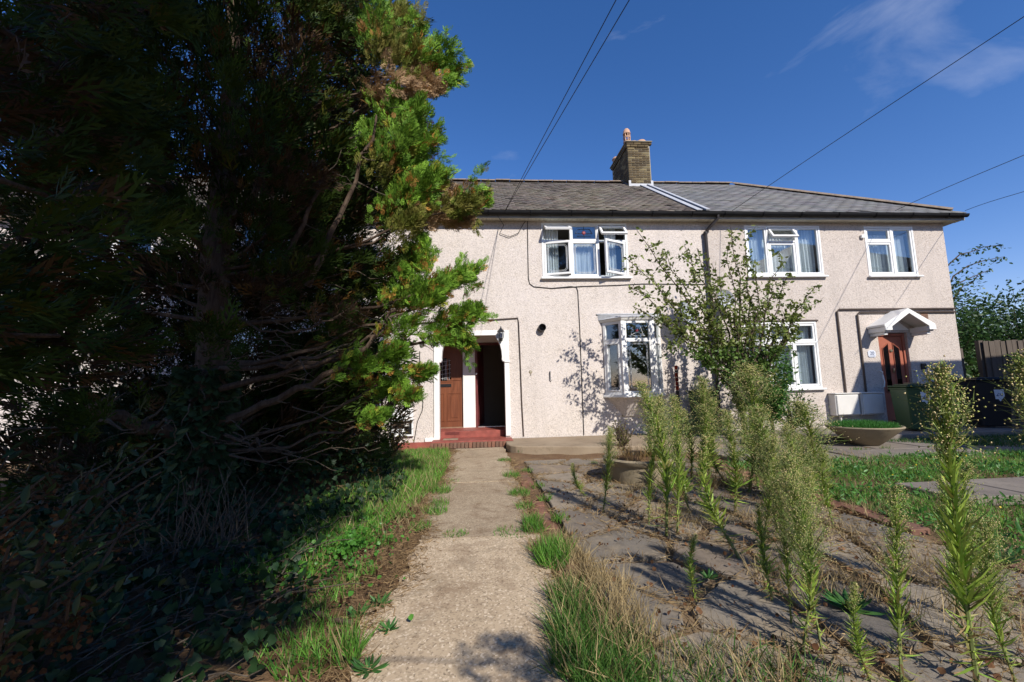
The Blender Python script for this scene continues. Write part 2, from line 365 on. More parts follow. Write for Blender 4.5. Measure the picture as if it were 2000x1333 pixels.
def wobble(p, q, n, amp, rng=random):
    p, q = Vector(p), Vector(q); out = []
    for i in range(n+1):
        t = i/n; v = p.lerp(q, t)
        if 0 < i: v = v+Vector((rng.uniform(-1, 1), rng.uniform(-1, 1), rng.uniform(-1, 1)))*amp*(t if i < n else .5)
        out.append(v)
    return out

# ================================================================== the ground
def soil_h(x, y):
    h = .012*math.sin(x*3.1+y*1.7)+.01*math.sin(x*7.3-y*5.1)+.008*math.sin(y*9.7+x*2.2)
    return GZ-(.03 if y > 7.0 else .075 if -.45 < x < 3.5 else .05 if x > 3.5 else .025)+h
nx, ny = 130, 110; xs = np.linspace(-7, 12, nx); ys = np.linspace(.2, 9.0, ny)
V = [(x, y, soil_h(x, y)) for y in ys for x in xs]; F = [(j*nx+i, j*nx+i+1, (j+1)*nx+i+1, (j+1)*nx+i) for j in range(ny-1) for i in range(nx-1)]
g = MB(); g.add(V, F)
X0, X1, Y0, Y1, S = -7, 12, .2, 9.0, 400      # the sheet goes on to the horizon
zc = GZ-.03
rim = [(x, ys[0]) for x in xs]+[(xs[-1], y) for y in ys[1:]]+[(x, ys[-1]) for x in xs[::-1][1:]]+[(xs[0], y) for y in ys[::-1][1:-1]]
n = len(rim); vs = [(x, y, soil_h(x, y)) for x, y in rim]
vs += [((x-2.5)*60+2.5, (y-4.6)*110+4.6, zc) for x, y in rim]
g.add(vs, [(i, (i+1) % n, n+(i+1) % n, n+i) for i in range(n)])
ground = g.build('ground', 'soil', None, 0, True); tag(ground, kind='structure')

# concrete garden path in bays
path = MB().box(-.63, .44, -6, 8.66, GZ-.10, GZ-.028).build('garden_path', 'soil'); tag(path, kind='structure')
def bay(y0, y1, seed, dz):
    r = random.Random(seed); pts = []
    k = max(3, int((y1-y0)/.05))
    for i in range(k+1): y = y0+(y1-y0)*i/k; pts.append((.43+.015*math.sin(y*5.3)+.012*math.sin(y*13)+r.uniform(-.014, .014), y))
    for i in range(k+1): 
        y = y1-(y1-y0)*i/k; pts.append((-.57+.06*math.sin(y*2.3)+.035*math.sin(y*7.1)+.02*math.sin(y*17)+r.uniform(-.022, .022), y))
    m = MB(); m.prism([(x, y, GZ-.06) for x, y in pts], (0, 0, .06+dz)); return m.build('path_bay', 'path' if y1 < 3.7 else 'path_old', path)
ybs = [-6, 1.2, 3.56, 5.56, 6.9, 8.66]
for i in range(5): bay(ybs[i]+.012, ybs[i+1]-.012, i, (.0, .002, -.004, .003, 0)[i])

# brick edging beside the path and along the lawn: every brick on its own
def brick_mesh(name, lx, ly, lz, mat, bev=.006): return MB().box(-lx/2, lx/2, -ly/2, ly/2, -lz/2, lz/2).mesh(name, mat, bev)
edgeb = brick_mesh('edging_brick', .155, .212, .07, 'redbrick')
edging = MB().box(.445, .645, 1.0, 6.9, GZ-.1, GZ-.02).build('brick_edging', 'soil'); tag(edging, kind='structure')
y = 1.12
while y < 6.85:
    if random.random() < .2: y += .225; continue
    o = link('edging_brick', edgeb, None); o.location = (.545+random.uniform(-.012, .012), y, GZ-.045+random.uniform(-.014, .008))
    o.rotation_euler = (random.uniform(-.04, .04), random.uniform(-.05, .05), random.uniform(-.06, .06)); child(o, edging); y += .225
edging2 = MB().box(3.28, 3.5, 1.6, 6.0, GZ-.1, GZ-.03).build('lawn_edging', 'soil'); tag(edging2, kind='structure')
y = 1.7
while y < 5.95:
    if random.random() > .12:
        o = link('edging_brick', edgeb, None); o.location = (3.39+random.uniform(-.02, .02), y, GZ-.025+random.uniform(-.012, .01))
        o.rotation_euler = (random.uniform(-.06, .06), random.uniform(-.06, .06), random.uniform(-.1, .1)); child(o, edging2)
    y += .228

# crazy paving: irregular stones between the two edgings
def clip(poly, nx, ny, d):
    out = []
    for i in range(len(poly)):
        a, b = poly[i], poly[(i+1) % len(poly)]; da, db = a[0]*nx+a[1]*ny-d, b[0]*nx+b[1]*ny-d
        if da <= 0: out.append(a)
        if (da < 0 < db) or (db < 0 < da): t = da/(da-db); out.append((a[0]+(b[0]-a[0])*t, a[1]+(b[1]-a[1])*t))
    return out
paved = MB().box(.66, 3.26, .3, 7.0, GZ-.1, GZ-.034).build('paved_garden', 'joint'); tag(paved, kind='structure')
rp = random.Random(21); seeds = []
for j in range(12):
    for i in range(5): seeds.append((.66+(i+.5+rp.uniform(-.42, .42))*.52, .3+(j+.5+rp.uniform(-.42, .42))*.56))
for k, (sx, sy) in enumerate(seeds):
    poly = [(.68, .3), (3.24, .3), (3.24, 7.0), (.68, 7.0)]
    gap = rp.uniform(.014, .045)
    for m_, (qx, qy) in enumerate(seeds):
        if m_ == k or (qx-sx)**2+(qy-sy)**2 > 3.4: continue
        dx, dy = qx-sx, qy-sy; l = math.hypot(dx, dy); dx /= l; dy /= l
        poly = clip(poly, dx, dy, dx*(sx+qx)/2+dy*(sy+qy)/2-gap)
        if not poly: break
    if len(poly) < 3: continue
    # chipped, uneven edges
    rr = []
    for i in range(len(poly)):
        a, b_ = poly[i], poly[(i+1) % len(poly)]; l = math.hypot(b_[0]-a[0], b_[1]-a[1]); q = max(1, int(l/.09))
        for t in range(q):
            f = t/q; j = .012 if t else .018
            rr.append((a[0]+(b_[0]-a[0])*f+rp.uniform(-j, j), a[1]+(b_[1]-a[1])*f+rp.uniform(-j, j)))
    tx, ty = rp.uniform(-.02, .02), rp.uniform(-.02, .02); h = GZ-.004+rp.uniform(-.01, .014)
    zt = lambda p: h+(p[0]-sx)*tx+(p[1]-sy)*ty
    n = len(rr); m = MB()
    ins = [(sx+(p[0]-sx)*.965, sy+(p[1]-sy)*.965) for p in rr]
    m.add([(p[0], p[1], GZ-.08) for p in rr]+[(p[0], p[1], zt(p)-.008) for p in rr]+[(p[0], p[1], zt(p)) for p in ins],
          [(i, (i+1) % n, n+(i+1) % n, n+i) for i in range(n)]+[(n+i, n+(i+1) % n, 2*n+(i+1) % n, 2*n+i) for i in range(n)]+[tuple(range(2*n, 3*n))])
    m.build('paving_stone', 'stone', paved)

# raised terrace slab by the house and the paving before the right-hand door
pts = [(.47, 9.18), (.47, 8.3)]
for i in range(9): a = math.pi+i/8*1.1; pts.append((.92+.45*math.cos(a), 8.28+.45*math.sin(a)))
pts += [(1.3, 7.72), (2.1, 7.5), (3.1, 7.42), (4.3, 7.4), (4.3, 9.18)]
rr = [(p[0]+random.uniform(-.01, .01), p[1]+random.uniform(-.012, .012)) for p in pts]
terr = MB().prism([(x, y, GZ-.06) for x, y in rr], (0, 0, .165)).build('terrace', 'terrace', None, .012); tag(terr, kind='structure')
pav = MB().box(4.31, 10.9, 7.75, 9.19, GZ-.08, -.02).build('doorstep_paving', 'paving', None, .01); tag(pav, kind='structure')
rs = random.Random(5); pv = MB().box(3.9, 10.9, 6.05, 7.74, GZ-.1, GZ-.045).build('cross_path', 'soil'); tag(pv, kind='structure')
x = 3.92
while x < 10.7:
    w = rs.uniform(.75, 1.0); yy = 6.07
    for d_ in (rs.uniform(.7, .9), 0):
        y1 = yy+d_ if d_ else 7.73
        m = MB().box(x, min(x+w-.02, 10.88), yy, y1-.02, GZ-.06, GZ+rs.uniform(-.012, .006)).build('paving_slab', 'paving', pv, .008); yy = y1
    x += w
for (x0, x1, y0, y1) in ((4.55, 5.3, 3.85, 4.5), (5.33, 6.1, 3.9, 4.52), (6.14, 6.9, 3.95, 4.55)):
    s = MB().box(x0, x1, y0, y1, GZ-.06, GZ+.035).build('stepping_slab', 'paving', None, .01)
    tag(s, {4.55: 'grey concrete slab sunk in the lawn, nearest the brick edging', 5.33: 'grey concrete slab in the lawn, middle one of the short row', 6.14: 'grey concrete slab in the lawn at the right edge of the picture'}[x0], 'slab', 'concrete slabs sunk in the lawn')

# ================================================================== houses
WT = 4.85                                 # wall height under the eaves
def wall_sheet(x0, x1, z0, z1, holes, mat, parent, y=D, depth=.16, open_x=None):
    xs = sorted({x0, x1, *[v for h in holes for v in h[:2]]}); zs = sorted({z0, z1, *[v for h in holes for v in h[2:]]}); m = MB()
    # fine grid so corners are shared
    for i in range(len(xs)-1):
        for j in range(len(zs)-1):
            cx, cz = (xs[i]+xs[i+1])/2, (zs[j]+zs[j+1])/2
            if any(h[0] < cx < h[1] and h[2] < cz < h[3] for h in holes): continue
            m.add([(xs[i], y, zs[j]), (xs[i+1], y, zs[j]), (xs[i+1], y, zs[j+1]), (xs[i], y, zs[j+1])], [(0, 1, 2, 3)])
    for a, b_, c, d_ in holes:
        if a != open_x: m.add([(a, y, c), (a, y+depth, c), (a, y+depth, d_), (a, y, d_)], [(0, 1, 2, 3)])
        if b_ != open_x: m.add([(b_, y, c), (b_, y+depth, c), (b_, y+depth, d_), (b_, y, d_)], [(3, 2, 1, 0)])
        m.add([(a, y, d_), (b_, y, d_), (b_, y+depth, d_), (a, y+depth, d_)], [(0, 1, 2, 3)]); m.add([(a, y, c), (b_, y, c), (b_, y+depth, c), (a, y+depth, c)], [(3, 2, 1, 0)])
    return m
def frame_rect(m, x0, x1, z0, z1, y0, y1, w):
    m.box(x0, x1, y0, y1, z0, z0+w); m.box(x0, x1, y0, y1, z1-w, z1); m.box(x0, x0+w, y0, y1, z0+w, z1-w); m.box(x1-w, x1, y0, y1, z0+w, z1-w)
def oct_lines(m, x0, x1, z0, z1, y, ins, c=.05, r=.0045):
    for k in (0, .022):
        i = ins+k; a, b_, e, f = x0+i, x1-i, z0+i, z1-i
        p = [(a+c, y, e), (b_-c, y, e), (b_, y, e+c), (b_, y, f-c), (b_-c, y, f), (a+c, y, f), (a, y, f-c), (a, y, e+c)]
        for q in range(8): m.tube([p[q], p[(q+1) % 8]], r, 4)
def sash(win, x0, x1, z0, z1, kind='fixed', ang=0, w=.05, lead=False, rose=False, yy=D+.03):
    """one pane with its own frame; 'left'/'right' hinged at that side, 'top' hinged at its head, opened outwards by ang"""
    f = MB(); frame_rect(f, x0, x1, z0, z1, yy-.03, yy+.025, w); f = f.build('sash', 'upvc', win, .006)
    p = MB().box(x0+w-.004, x1-w+.004, yy-.004, yy+.004, z0+w-.004, z1-w+.004).build('pane', 'glass', win)
    obs = [f, p]
    if lead:
        m = MB(); oct_lines(m, x0+w, x1-w, z0+w, z1-w, yy-.008, .03); obs.append(m.build('leading', 'leading', win))
    if rose:
        m = MB(); cx = (x0+x1)/2; zt = z1-w; hw = (x1-x0)/2-w; h = z1-z0-2*w
        for pts in ([(cx-hw*.75, zt-h*.55), (cx-hw*.5, zt-h*.2), (cx+hw*.5, zt-h*.2), (cx+hw*.75, zt-h*.55), (cx-hw*.75, zt-h*.55)], [(cx, zt), (cx, zt-h)], [(cx-hw*.6, zt-h*.75), (cx+hw*.6, zt-h*.75)]):
            for q in range(len(pts)-1): m.tube([(pts[q][0], yy-.008, pts[q][1]), (pts[q+1][0], yy-.008, pts[q+1][1])], .006, 4)
        obs.append(m.build('leading', 'pipe', win))
        obs.append(MB().lathe([(.001, .012), (.03, .01), (.042, .004), (.045, 0)], (cx, yy-.004, zt-h*.5), 10, 'y').build('rose', 'rosered', win))
    if ang:
        if kind == 'left': T = Matrix.Translation((x0, yy-.03, 0)) @ Matrix.Rotation(-ang, 4, 'Z') @ Matrix.Translation((-x0, -yy+.03, 0))
        elif kind == 'right': T = Matrix.Translation((x1, yy-.03, 0)) @ Matrix.Rotation(ang, 4, 'Z') @ Matrix.Translation((-x1, -yy+.03, 0))
        else: T = Matrix.Translation((0, yy-.03, z1)) @ Matrix.Rotation(-ang, 4, 'X') @ Matrix.Translation((0, -yy+.03, -z1))
        for o in obs: o.data.transform(T)
def window(house, x0, x1, z0, z1, panes, sill=.05, mul=()):
    win = MB(); frame_rect(win, x0, x1, z0, z1, D-.012, D+.075, .045)
    for a, b_, c, d_ in mul: win.box(a, b_, D-.009, D+.07, c, d_)
    win = win.build('window', 'upvc', house, .004)
    MB().box(x0-.04, x1+.05, D-.085, D-.014, z0-.045, z0-.002).build('sill', 'upvc', win, .008)
    for p in panes: sash(win, *p[:4], **(p[4] if len(p) > 4 else {}))
    return win
def curtain(x0, x1, z0, z1, label, y=D+.2, waves=9, group='net curtains behind the windows', gather=0):
    n = int((x1-x0)/.012); top = []; r = random.Random(int(x0*97+z0*31))
    ph = [r.uniform(0, 6) for _ in range(4)]; w = 6.283/((x1-x0)/waves)
    def yo(x, k): return y+.02*math.sin(w*x+ph[0])+.012*math.sin(w*1.9*x+ph[1])*k+.008*math.sin(w*3.3*x+ph[2])
    xs = [x0+(x1-x0)*i/n for i in range(n+1)]; zs = [z1, z1-.1, (z0+z1)/2, z0]
    V = [(x+.008*math.sin(z*9+x*5), yo(x, .5+.5*j), z) for j, z in enumerate(zs) for x in xs]
    F = [(j*(n+1)+i, j*(n+1)+i+1, (j+1)*(n+1)+i+1, (j+1)*(n+1)+i) for j in range(3) for i in range(n)]
    o = MB().add(V, F).build('net_curtain', 'curtain', None, 0, True); return tag(o, label, 'curtain', group)

left = empty('terraced_house', (-5, D, 0)); tag(left, 'white pebbledashed terraced house behind the conifer with the wooden door', 'house', 'terraced houses of one row')
mid = empty('terraced_house', (2.4, D, 0)); tag(mid, 'whitish pebbledashed terraced house with open black doorway and bay window', 'house', 'terraced houses of one row')
rig = empty('terraced_house', (8.3, D, 0)); tag(rig, 'beige pebbledashed end house with newer grey roof and gabled door canopy', 'house', 'terraced houses of one row')
PX0, PX1, PSP, PZT = -.91, .5, -.29, 2.22  # porch opening, the party line inside it, its head
LW = (-5.2, -3.2, 3.52, 4.80); LW2 = (-5.4, -3.1, .9, 2.45); LW3 = (-8.6, -6.9, 3.52, 4.80)
lw = wall_sheet(-11, PSP, GZ-.1, WT, [(PX0, PSP, GZ-.1, PZT), LW, LW2, LW3], 'dash', left, open_x=PSP).build('wall', 'dash', left)
MW = (1.41, 3.41, 3.52, 4.80)
mw = wall_sheet(PSP, 5.2, GZ-.1, WT, [(PSP, PX1, GZ-.1, PZT), MW, (2.74, 4.03, .8, 2.5)], 'dash', mid, open_x=PSP).build('wall', 'dash', mid)
RW1, RW2, RW3, RDR = (6.27, 8.16, 3.53, 4.76), (9.30, 10.58, 3.52, 4.75), (6.05, 7.82, .89, 2.43), (9.34, 10.08, -.02, 2.14)
rw = wall_sheet(5.2, 11.4, GZ-.1, WT, [RW1, RW2, RW3, RDR], 'dash2', rig)
rw.add([(11.4, D, GZ-.1), (11.4, 15.8, GZ-.1), (11.4, 15.8, WT), (11.4, D, WT)], [(0, 1, 2, 3)])
rw = rw.build('wall', 'dash2', rig)
# the closed shell behind: rear wall, side, floors, party walls
def shell(x0, x1, parent, side=None, hall=()):
    m = MB().box(x0, x1, 15.7, 15.8, GZ-.1, WT); m.box(x0, x1, D+.32, 15.7, 2.58, 2.75); m.box(x0, x1, D+.3, 15.7, -.05, .0)
    m.box(x0+.0, x0+.1, 10.4 if x0 > -1 and x0 < 0 else D+.3, 15.7, 0, WT); m.box(x1-.1, x1-.003, 10.4 if x1 < 0 else D+.3, 15.7, 0, WT); m.box(x0, x1, 12.3, 12.4, 0, WT); m.box(x0, x1, D+.3, 15.7, WT-.04, WT)
    for q in hall: m.box(*q)
    m.build('inner_shell', 'plaster', parent)
shell(-11, PSP, left, hall=[(-1.42, -1.34, D+.02, 12.3, 0, 2.58)]); shell(PSP+.01, 5.19, mid, hall=[(.78, .86, D+.02, 12.3, 0, 2.58)]); shell(5.21, 11.39, rig)

# windows
window(mid, *MW, mul=((2.065, 2.11, 3.565, 4.755), (2.70, 2.745, 3.565, 4.755), (2.11, 2.70, 4.355, 4.4), (1.455, 2.065, 4.355, 4.4), (2.745, 3.365, 4.355, 4.4)), panes=[
    (1.46, 2.06, 4.405, 4.75, dict(kind='top', ang=R(62))), (2.75, 3.36, 4.405, 4.75, dict(kind='top', ang=R(42))),
    (1.46, 2.06, 3.57, 4.35, dict(kind='left', ang=R(15), lead=True)), (2.75, 3.36, 3.57, 4.35, dict(kind='right', ang=R(27), lead=True)),
    (2.112, 2.698, 3.567, 4.353, dict(lead=True, w=.03)), (2.112, 2.698, 4.402, 4.753, dict(rose=True, w=.025))])
curtain(1.46, 1.83, 3.5, 4.85, 'white net curtain at the left side of the open bedroom window', waves=6)
curtain(2.12, 2.7, 3.5, 4.4, 'white net curtain added in the middle light of the open bedroom window for its pale sky reflection', waves=9)  # pale curtain added to stand in for the sky reflected in this pane
curtain(2.92, 3.2, 3.5, 4.85, 'white net curtain at the right side of the open bedroom window', waves=5)
window(rig, *RW1, mul=((6.80, 6.85, 3.575, 4.715), (7.51, 7.56, 3.575, 4.715), (6.85, 7.51, 4.345, 4.395)), panes=[
    (6.315, 6.80, 3.575, 4.715, dict(w=.04)), (7.56, 8.115, 3.575, 4.715, dict(w=.04)), (6.855, 7.505, 3.58, 4.34, dict(w=.05)), (6.855, 7.505, 4.4, 4.71, dict(kind='top', ang=R(33)))])
window(rig, *RW2, mul=((9.97, 10.02, 3.565, 4.705), (9.345, 9.97, 4.345, 4.39)), panes=[(9.35, 9.965, 3.57, 4.34, dict(w=.045)), (9.35, 9.965, 4.395, 4.7, dict(w=.045)), (10.02, 10.535, 3.565, 4.705, dict(w=.045))])
window(rig, *RW3, mul=((6.62, 6.665, .935, 2.385), (7.2, 7.245, .935, 2.385), (6.095, 6.62, 1.93, 1.975), (6.665, 7.2, 1.93, 1.975), (7.245, 7.775, 1.93, 1.975)), panes=[
    (a, b_, c, d_, dict(w=.045)) for a, b_ in ((6.1, 6.615), (6.67, 7.195), (7.25, 7.77)) for c, d_ in ((.94, 1.925), (1.98, 2.38))])
MB().box(6.0, 7.87, D-.03, D-.004, 2.44, 2.475).build('lintel', 'cablebrown', rig)
curtain(6.3, 8.13, 3.5, 4.72, 'white net curtain in the three-part bedroom window of the end house', waves=22)
curtain(9.33, 10.55, 3.5, 4.6, 'white net curtain in the two-part bedroom window above the canopy', waves=13)
curtain(6.08, 7.8, .9, 2.45, 'white net curtain in the ground floor window behind the fruit tree', waves=24)
for W in (LW, LW2, LW3):
    c = (W[0]+W[1])/2; window(left, *W, mul=((c-.025, c+.025, W[2]+.045, W[3]-.045),), panes=[(W[0]+.045, c-.025, W[2]+.045, W[3]-.045), (c+.025, W[1]-.045, W[2]+.045, W[3]-.045)])

# canted bay window
bay_o = empty('bay_window', (3.38, D, .8)); child(bay_o, mid)
BP = [(2.74, D), (3.06, D-.36), (3.71, D-.36), (4.03, D)]; BZ0, BZ1, BT = .86, 2.46, 2.03
fr = MB(); pn = MB(); ld = MB(); 
for (ax, ay), (bx, by) in zip(BP[:-1], BP[1:]):
    u = Vector((bx-ax, by-ay, 0)); l = u.length; u.normalize(); nrm = Vector((-u.y, u.x, 0)); c0 = Vector((ax, ay, 0)); Z = Vector((0, 0, 1))
    def bar(t0, t1, z0, z1, dp=.035, off=0): fr.obox(c0+u*((t0+t1)/2)+nrm*off+Z*((z0+z1)/2), u, nrm, Z, (t1-t0)/2, dp, (z1-z0)/2)
    w = .075
    bar(0, l, BZ0, BZ0+.07); bar(0, l, BZ1-.06, BZ1); bar(.012, w, BZ0+.07, BZ1-.06); bar(l-w, l-.012, BZ0+.07, BZ1-.06); bar(w, l-w, BT-.04, BT+.04)
    if l < .6: bar(w, w+.035, BZ0+.07, BT-.04, .045); bar(l-w-.035, l-w, BZ0+.07, BT-.04, .045); bar(w+.035, l-w-.035, BZ0+.07, BZ0+.105, .045); bar(w+.035, l-w-.035, BT-.075, BT-.04, .045)
    for z0, z1 in ((BZ0+.07, BT-.04), (BT+.04, BZ1-.06)): pn.obox(c0+u*(l/2)+Z*((z0+z1)/2), u, nrm, Z, l/2-w+.004, .004, (z1-z0)/2+.004)
    off = -nrm*.012 if nrm.y > 0 else nrm*.012
    a, b_ = w+.05, l-w-.05
    for k in (0, .02):
        P = [c0+u*t+off+Z*z for t, z in ((a+k+.03, BZ0+.13+k), (b_-k-.03, BZ0+.13+k), (b_-k, BZ0+.16+k), (b_-k, BT-.1-k), (b_-k-.03, BT-.07-k), (a+k+.03, BT-.07-k), (a+k, BT-.1-k), (a+k, BZ0+.16+k))]
        for q in range(8): ld.tube([P[q], P[(q+1) % 8]], .004, 4)
for x, y in BP[1:3]: fr.box(x-.045, x+.045, y-.045, y+.045, BZ0, BZ1)
fr.build('bay_frame', 'upvc', bay_o, .004); pn.build('pane', 'glass', bay_o); ld.build('leading', 'leading', bay_o)
m = MB()
for a, b_ in (((3.2, 2.12), (3.38, 2.2)), ((3.38, 2.2), (3.56, 2.12)), ((3.2, 2.12), (3.56, 2.12)), ((3.25, 2.16), (3.3, 2.32)), ((3.51, 2.16), (3.46, 2.32))): m.tube([(a[0], D-.37, a[1]), (b_[0], D-.37, b_[1])], .005, 4)
m.build('leading', 'leading', bay_o); MB().lathe([(.001, .012), (.025, .01), (.035, .002)], (3.38, D-.366, 2.24), 10, 'y').build('rose', 'rosered', bay_o)
def plan(g, z, back=D): return [(2.74-g, back, z), (3.06-g*.6, D-.36-g, z), (3.71+g*.6, D-.36-g, z), (4.03+g, back, z)]
def loft(m, A, B, cap=True):
    n = len(A); m.add(A+B, [(i, (i+1) % n, n+(i+1) % n, n+i) for i in range(n)]+([tuple(range(n))[::-1], tuple(range(n, 2*n))] if cap else []))
m = MB(); loft(m, plan(.07, .80, D-.002), plan(.07, .855, D-.002)); m.build('sill', 'upvc', bay_o, .006)
m = MB(); loft(m, plan(-.02, .795, D-.003), [(2.95, D-.003, .38), (3.1, D-.05, .38), (3.67, D-.05, .38), (3.82, D-.003, .38)]); m.build('corbel', 'dash', bay_o)
m = MB(); loft(m, plan(.06, 2.465, D-.002), plan(.09, 2.52, D-.002)); m.build('fascia', 'whitepaint', bay_o, .004)
m = MB(); loft(m, plan(.10, 2.523, D-.002), [(2.62, D-.002, 2.65), (3.0, D-.2, 2.60), (3.77, D-.2, 2.60), (4.15, D-.002, 2.65)]); m.build('lead_roof', 'lead', bay_o)
MB().box(2.6, 4.17, D-.03, D-.003, 2.652, 2.675).build('flashing', 'lead', bay_o)

# porch: recess behind the white surround, two doors and a pillar between them
RB, FZ = 10.28, .14
por = empty('porch', (-.2, D, 0)); child(por, mid)
m = MB(); m.box(-1.345, -1.335, D+.16, RB, FZ, 2.42); m.box(.77, .779, D+.16, RB, FZ, 2.42); m.box(-1.345, .779, D+.15, RB, 2.36, 2.40); m.box(-1.345, .779, RB, RB+.05, 2.18, 2.36)
m.box(-1.345, PX0, D+.155, D+.165, FZ, 2.36); m.box(PX1, .779, D+.155, D+.165, FZ, 2.36); m.box(PX0, PX1, D+.155, D+.165, PZT, 2.36)
m.build('recess_lining', 'whitepaint', por)
MB().box(-.43, -.16, RB-.04, RB+.1, FZ, 2.18).build('pillar', 'whitepaint', por, .006)
MB().box(-.455, -.43, RB-.055, RB+.1, FZ, 2.18).build('door_post', 'whitepaint', por, .004)
m = MB(); m.box(-1.03, PX0-.001, D-.035, D-.003, -.02, 2.33); m.box(PX1+.001, .605, D-.035, D-.003, .04, 2.33); m.box(PX0, PX1, D-.035, D-.003, PZT-.0, 2.33)
m.build('surround', 'whitepaint', por, .005)
def wing(s, x):   # shaped bracket in the corner of the opening
    p = [(0, 1.64), (.035, 1.645), (.055, 1.69), (.05, 1.74), (.06, 1.88), (.085, 2.0), (.13, 2.1), (.17, 2.16), (.18, PZT), (0, PZT)]
    return MB().prism([(x+s*a, D-.034, z) for a, z in p], (0, .19, 0)).build('corner_bracket', 'whitepaint', por, .004)
wing(1, PX0); wing(-1, PX1); MB().box(.497, .625, D-.055, D-.036, 1.62, 1.66).build('moulding', 'whitepaint', por, .004)
MB().box(-1.22, PX0-.002, D-.05, D-.002, GZ+.09, GZ+.17).build('plinth_block', 'whitepaint', por, .004)
m = MB().box(-1.05, .62, D-.46, 9.5, GZ-.06, .008); m.build('step', 'redtile', por, .008)
MB().box(-1.34, .775, 9.45, RB+.04, GZ-.02, FZ).build('step', 'redtile', por, .008)
MB().box(-1.9, -1.06, D-.09, D-.004, GZ-.06, -.035).build('brick_plinth', 'redtile', por, .004)
sb = brick_mesh('step_brick', .066, .1, .112, 'redbrick', .004)
x = -1.02
while x < .6:
    o = link('step_brick', sb, None); o.location = (x, D-.475+random.uniform(-.004, .004), GZ+.055); child(o, por); x += .077
m = MB().box(-.83, -.5, 9.442, 9.449, .075, .135)
m.build('air_brick', 'redtile', por)
for i in range(3): MB().box(-.82, -.51, 9.436, 9.441, .084+i*.018, .092+i*.018).build('grille_bar', 'maroon', por)
MB().box(-.83, -.52, 9.0, 9.22, .009, .02).build('door_mat', 'terrace', por, .003)
# wooden door of the left house
dr = empty('door', (-.87, RB, FZ)); child(dr, left)
MB().box(-1.3, -.457, RB+.02, RB+.065, FZ+.02, 2.17).build('leaf', 'doorwood', dr, .003)
for x0, x1, z0, z1 in ((-1.2, -.93, .33, .95), (-.81, -.53, .33, .95), (-.81, -.53, 1.3, 1.98)):
    m = MB(); frame_rect(m, x0-.03, x1+.03, z0-.03, z1+.03, RB+.008, RB+.019, .03); m.build('panel_moulding', 'doorwood', dr, .004)
    MB().box(x0+.05, x1-.05, RB+.009, RB+.019, z0+.05, z1-.05).build('panel', 'doorwood', dr, .006)
m = MB(); gp = [(-.97, 1.27), (-.72, 1.27), (-.72, 1.72)]+[(-.845+.125*math.cos(a*math.pi/8), 1.72+.1*math.sin(a*math.pi/8)) for a in range(1, 8)]+[(-.97, 1.72)]
gp = [(x-.02, z) for x, z in gp]
m.prism([(x, RB+.012, z) for x, z in gp], (0, .007, 0)).build('door_pane', 'glassdark', dr)
m = MB()
for i in range(1, 5): m.tube([(-.99+.25*i/5, RB+.009, 1.28), (-.99+.25*i/5+.02*(-1)**i, RB+.009, 1.55), (-.99+.25*i/5, RB+.009, 1.8)], .004, 4)
for i in range(5): m.tube([(-.985, RB+.009, 1.32+i*.1), (-.745, RB+.009, 1.36+i*.1)], .004, 4)
m.build('leading', 'leading', dr)
MB().box(-1.0, -.74, RB+.004, RB+.019, 1.12, 1.19).build('letterbox', 'black', dr, .004)
m = MB(); frame_rect(m, -1.02, -.71, 1.235, 1.86, RB+.011, RB+.0195, .025); m.build('pane_trim', 'doorwood', dr, .003)
MB().box(-1.33, -.456, RB-.01, RB+.06, FZ, FZ+.022).build('threshold', 'brass', dr)
# open maroon door of the middle house, swung inwards
dr = empty('door', (-.14, RB, FZ)); child(dr, mid); 
T = Matrix.Translation((-.135, RB+.1, 0)) @ Matrix.Rotation(R(77), 4, 'Z')
lf = MB().box(0, .74, -.022, .022, FZ+.02, 2.15).build('leaf', 'maroon', dr, .003); lf.data.transform(T)
for x0, x1, z0, z1 in ((.1, .33, .3, .95), (.41, .64, .3, .95), (.1, .64, 1.15, 2.0)):
    m = MB(); frame_rect(m, x0, x1, z0, z1, -.034, -.0225, .03); q = m.build('panel_moulding', 'maroon', dr, .004); q.data.transform(T)
m = MB(); m.box(-.159, -.10, RB-.02, RB+.1, FZ, 2.18); m.box(.70, .765, RB-.02, RB+.1, FZ, 2.18); m.box(-.10, .70, RB-.02, RB+.1, 2.12, 2.18); m.build('door_frame', 'maroon', dr, .004)
MB().lathe([(.001, .05), (.02, .048), (.026, .03), (.012, .015), (.012, 0)], (-.13, RB-.022, 1.42), 10, 'y').build('bell', 'upvc', dr)
MB().box(-.1, .7, RB-.03, RB+.09, FZ, FZ+.02).build('threshold', 'steel', dr)

# right-hand door with its canopy
dr = empty('door', (9.7, D, 0)); child(dr, rig)
m = MB(); m.box(9.342, 9.40, D+.06, D+.13, 0, 2.13); m.box(10.02, 10.078, D+.06, D+.13, 0, 2.13); m.box(9.40, 10.02, D+.06, D+.13, 2.07, 2.13); m.build('door_frame', 'reddoor', dr, .005)
MB().box(9.405, 10.015, D+.09, D+.135, .02, 2.065).build('leaf', 'reddoor', dr, .003)
for s in (-1, 1):
    cx = 9.71+s*.135; w = .075
    zz = (1.78, 1.9) if s < 0 else (1.9, 1.78)
    P = [(cx-w, .75), (cx+w, .75), (cx+w, zz[1]), (cx-w, zz[0])]
    MB().prism([(x, D+.082, z) for x, z in P], (0, .006, 0)).build('door_pane', 'glassdark', dr)
    m = MB()
    for q in range(4): a, b_ = P[q], P[(q+1) % 4]; m.tube([(a[0], D+.083, a[1]), (b_[0], D+.083, b_[1])], .012, 4)
    m.build('pane_trim', 'reddoor', dr)
MB().box(9.58, 9.84, D+.074, D+.0895, .55, .61).build('letterbox', 'steel', dr, .003)
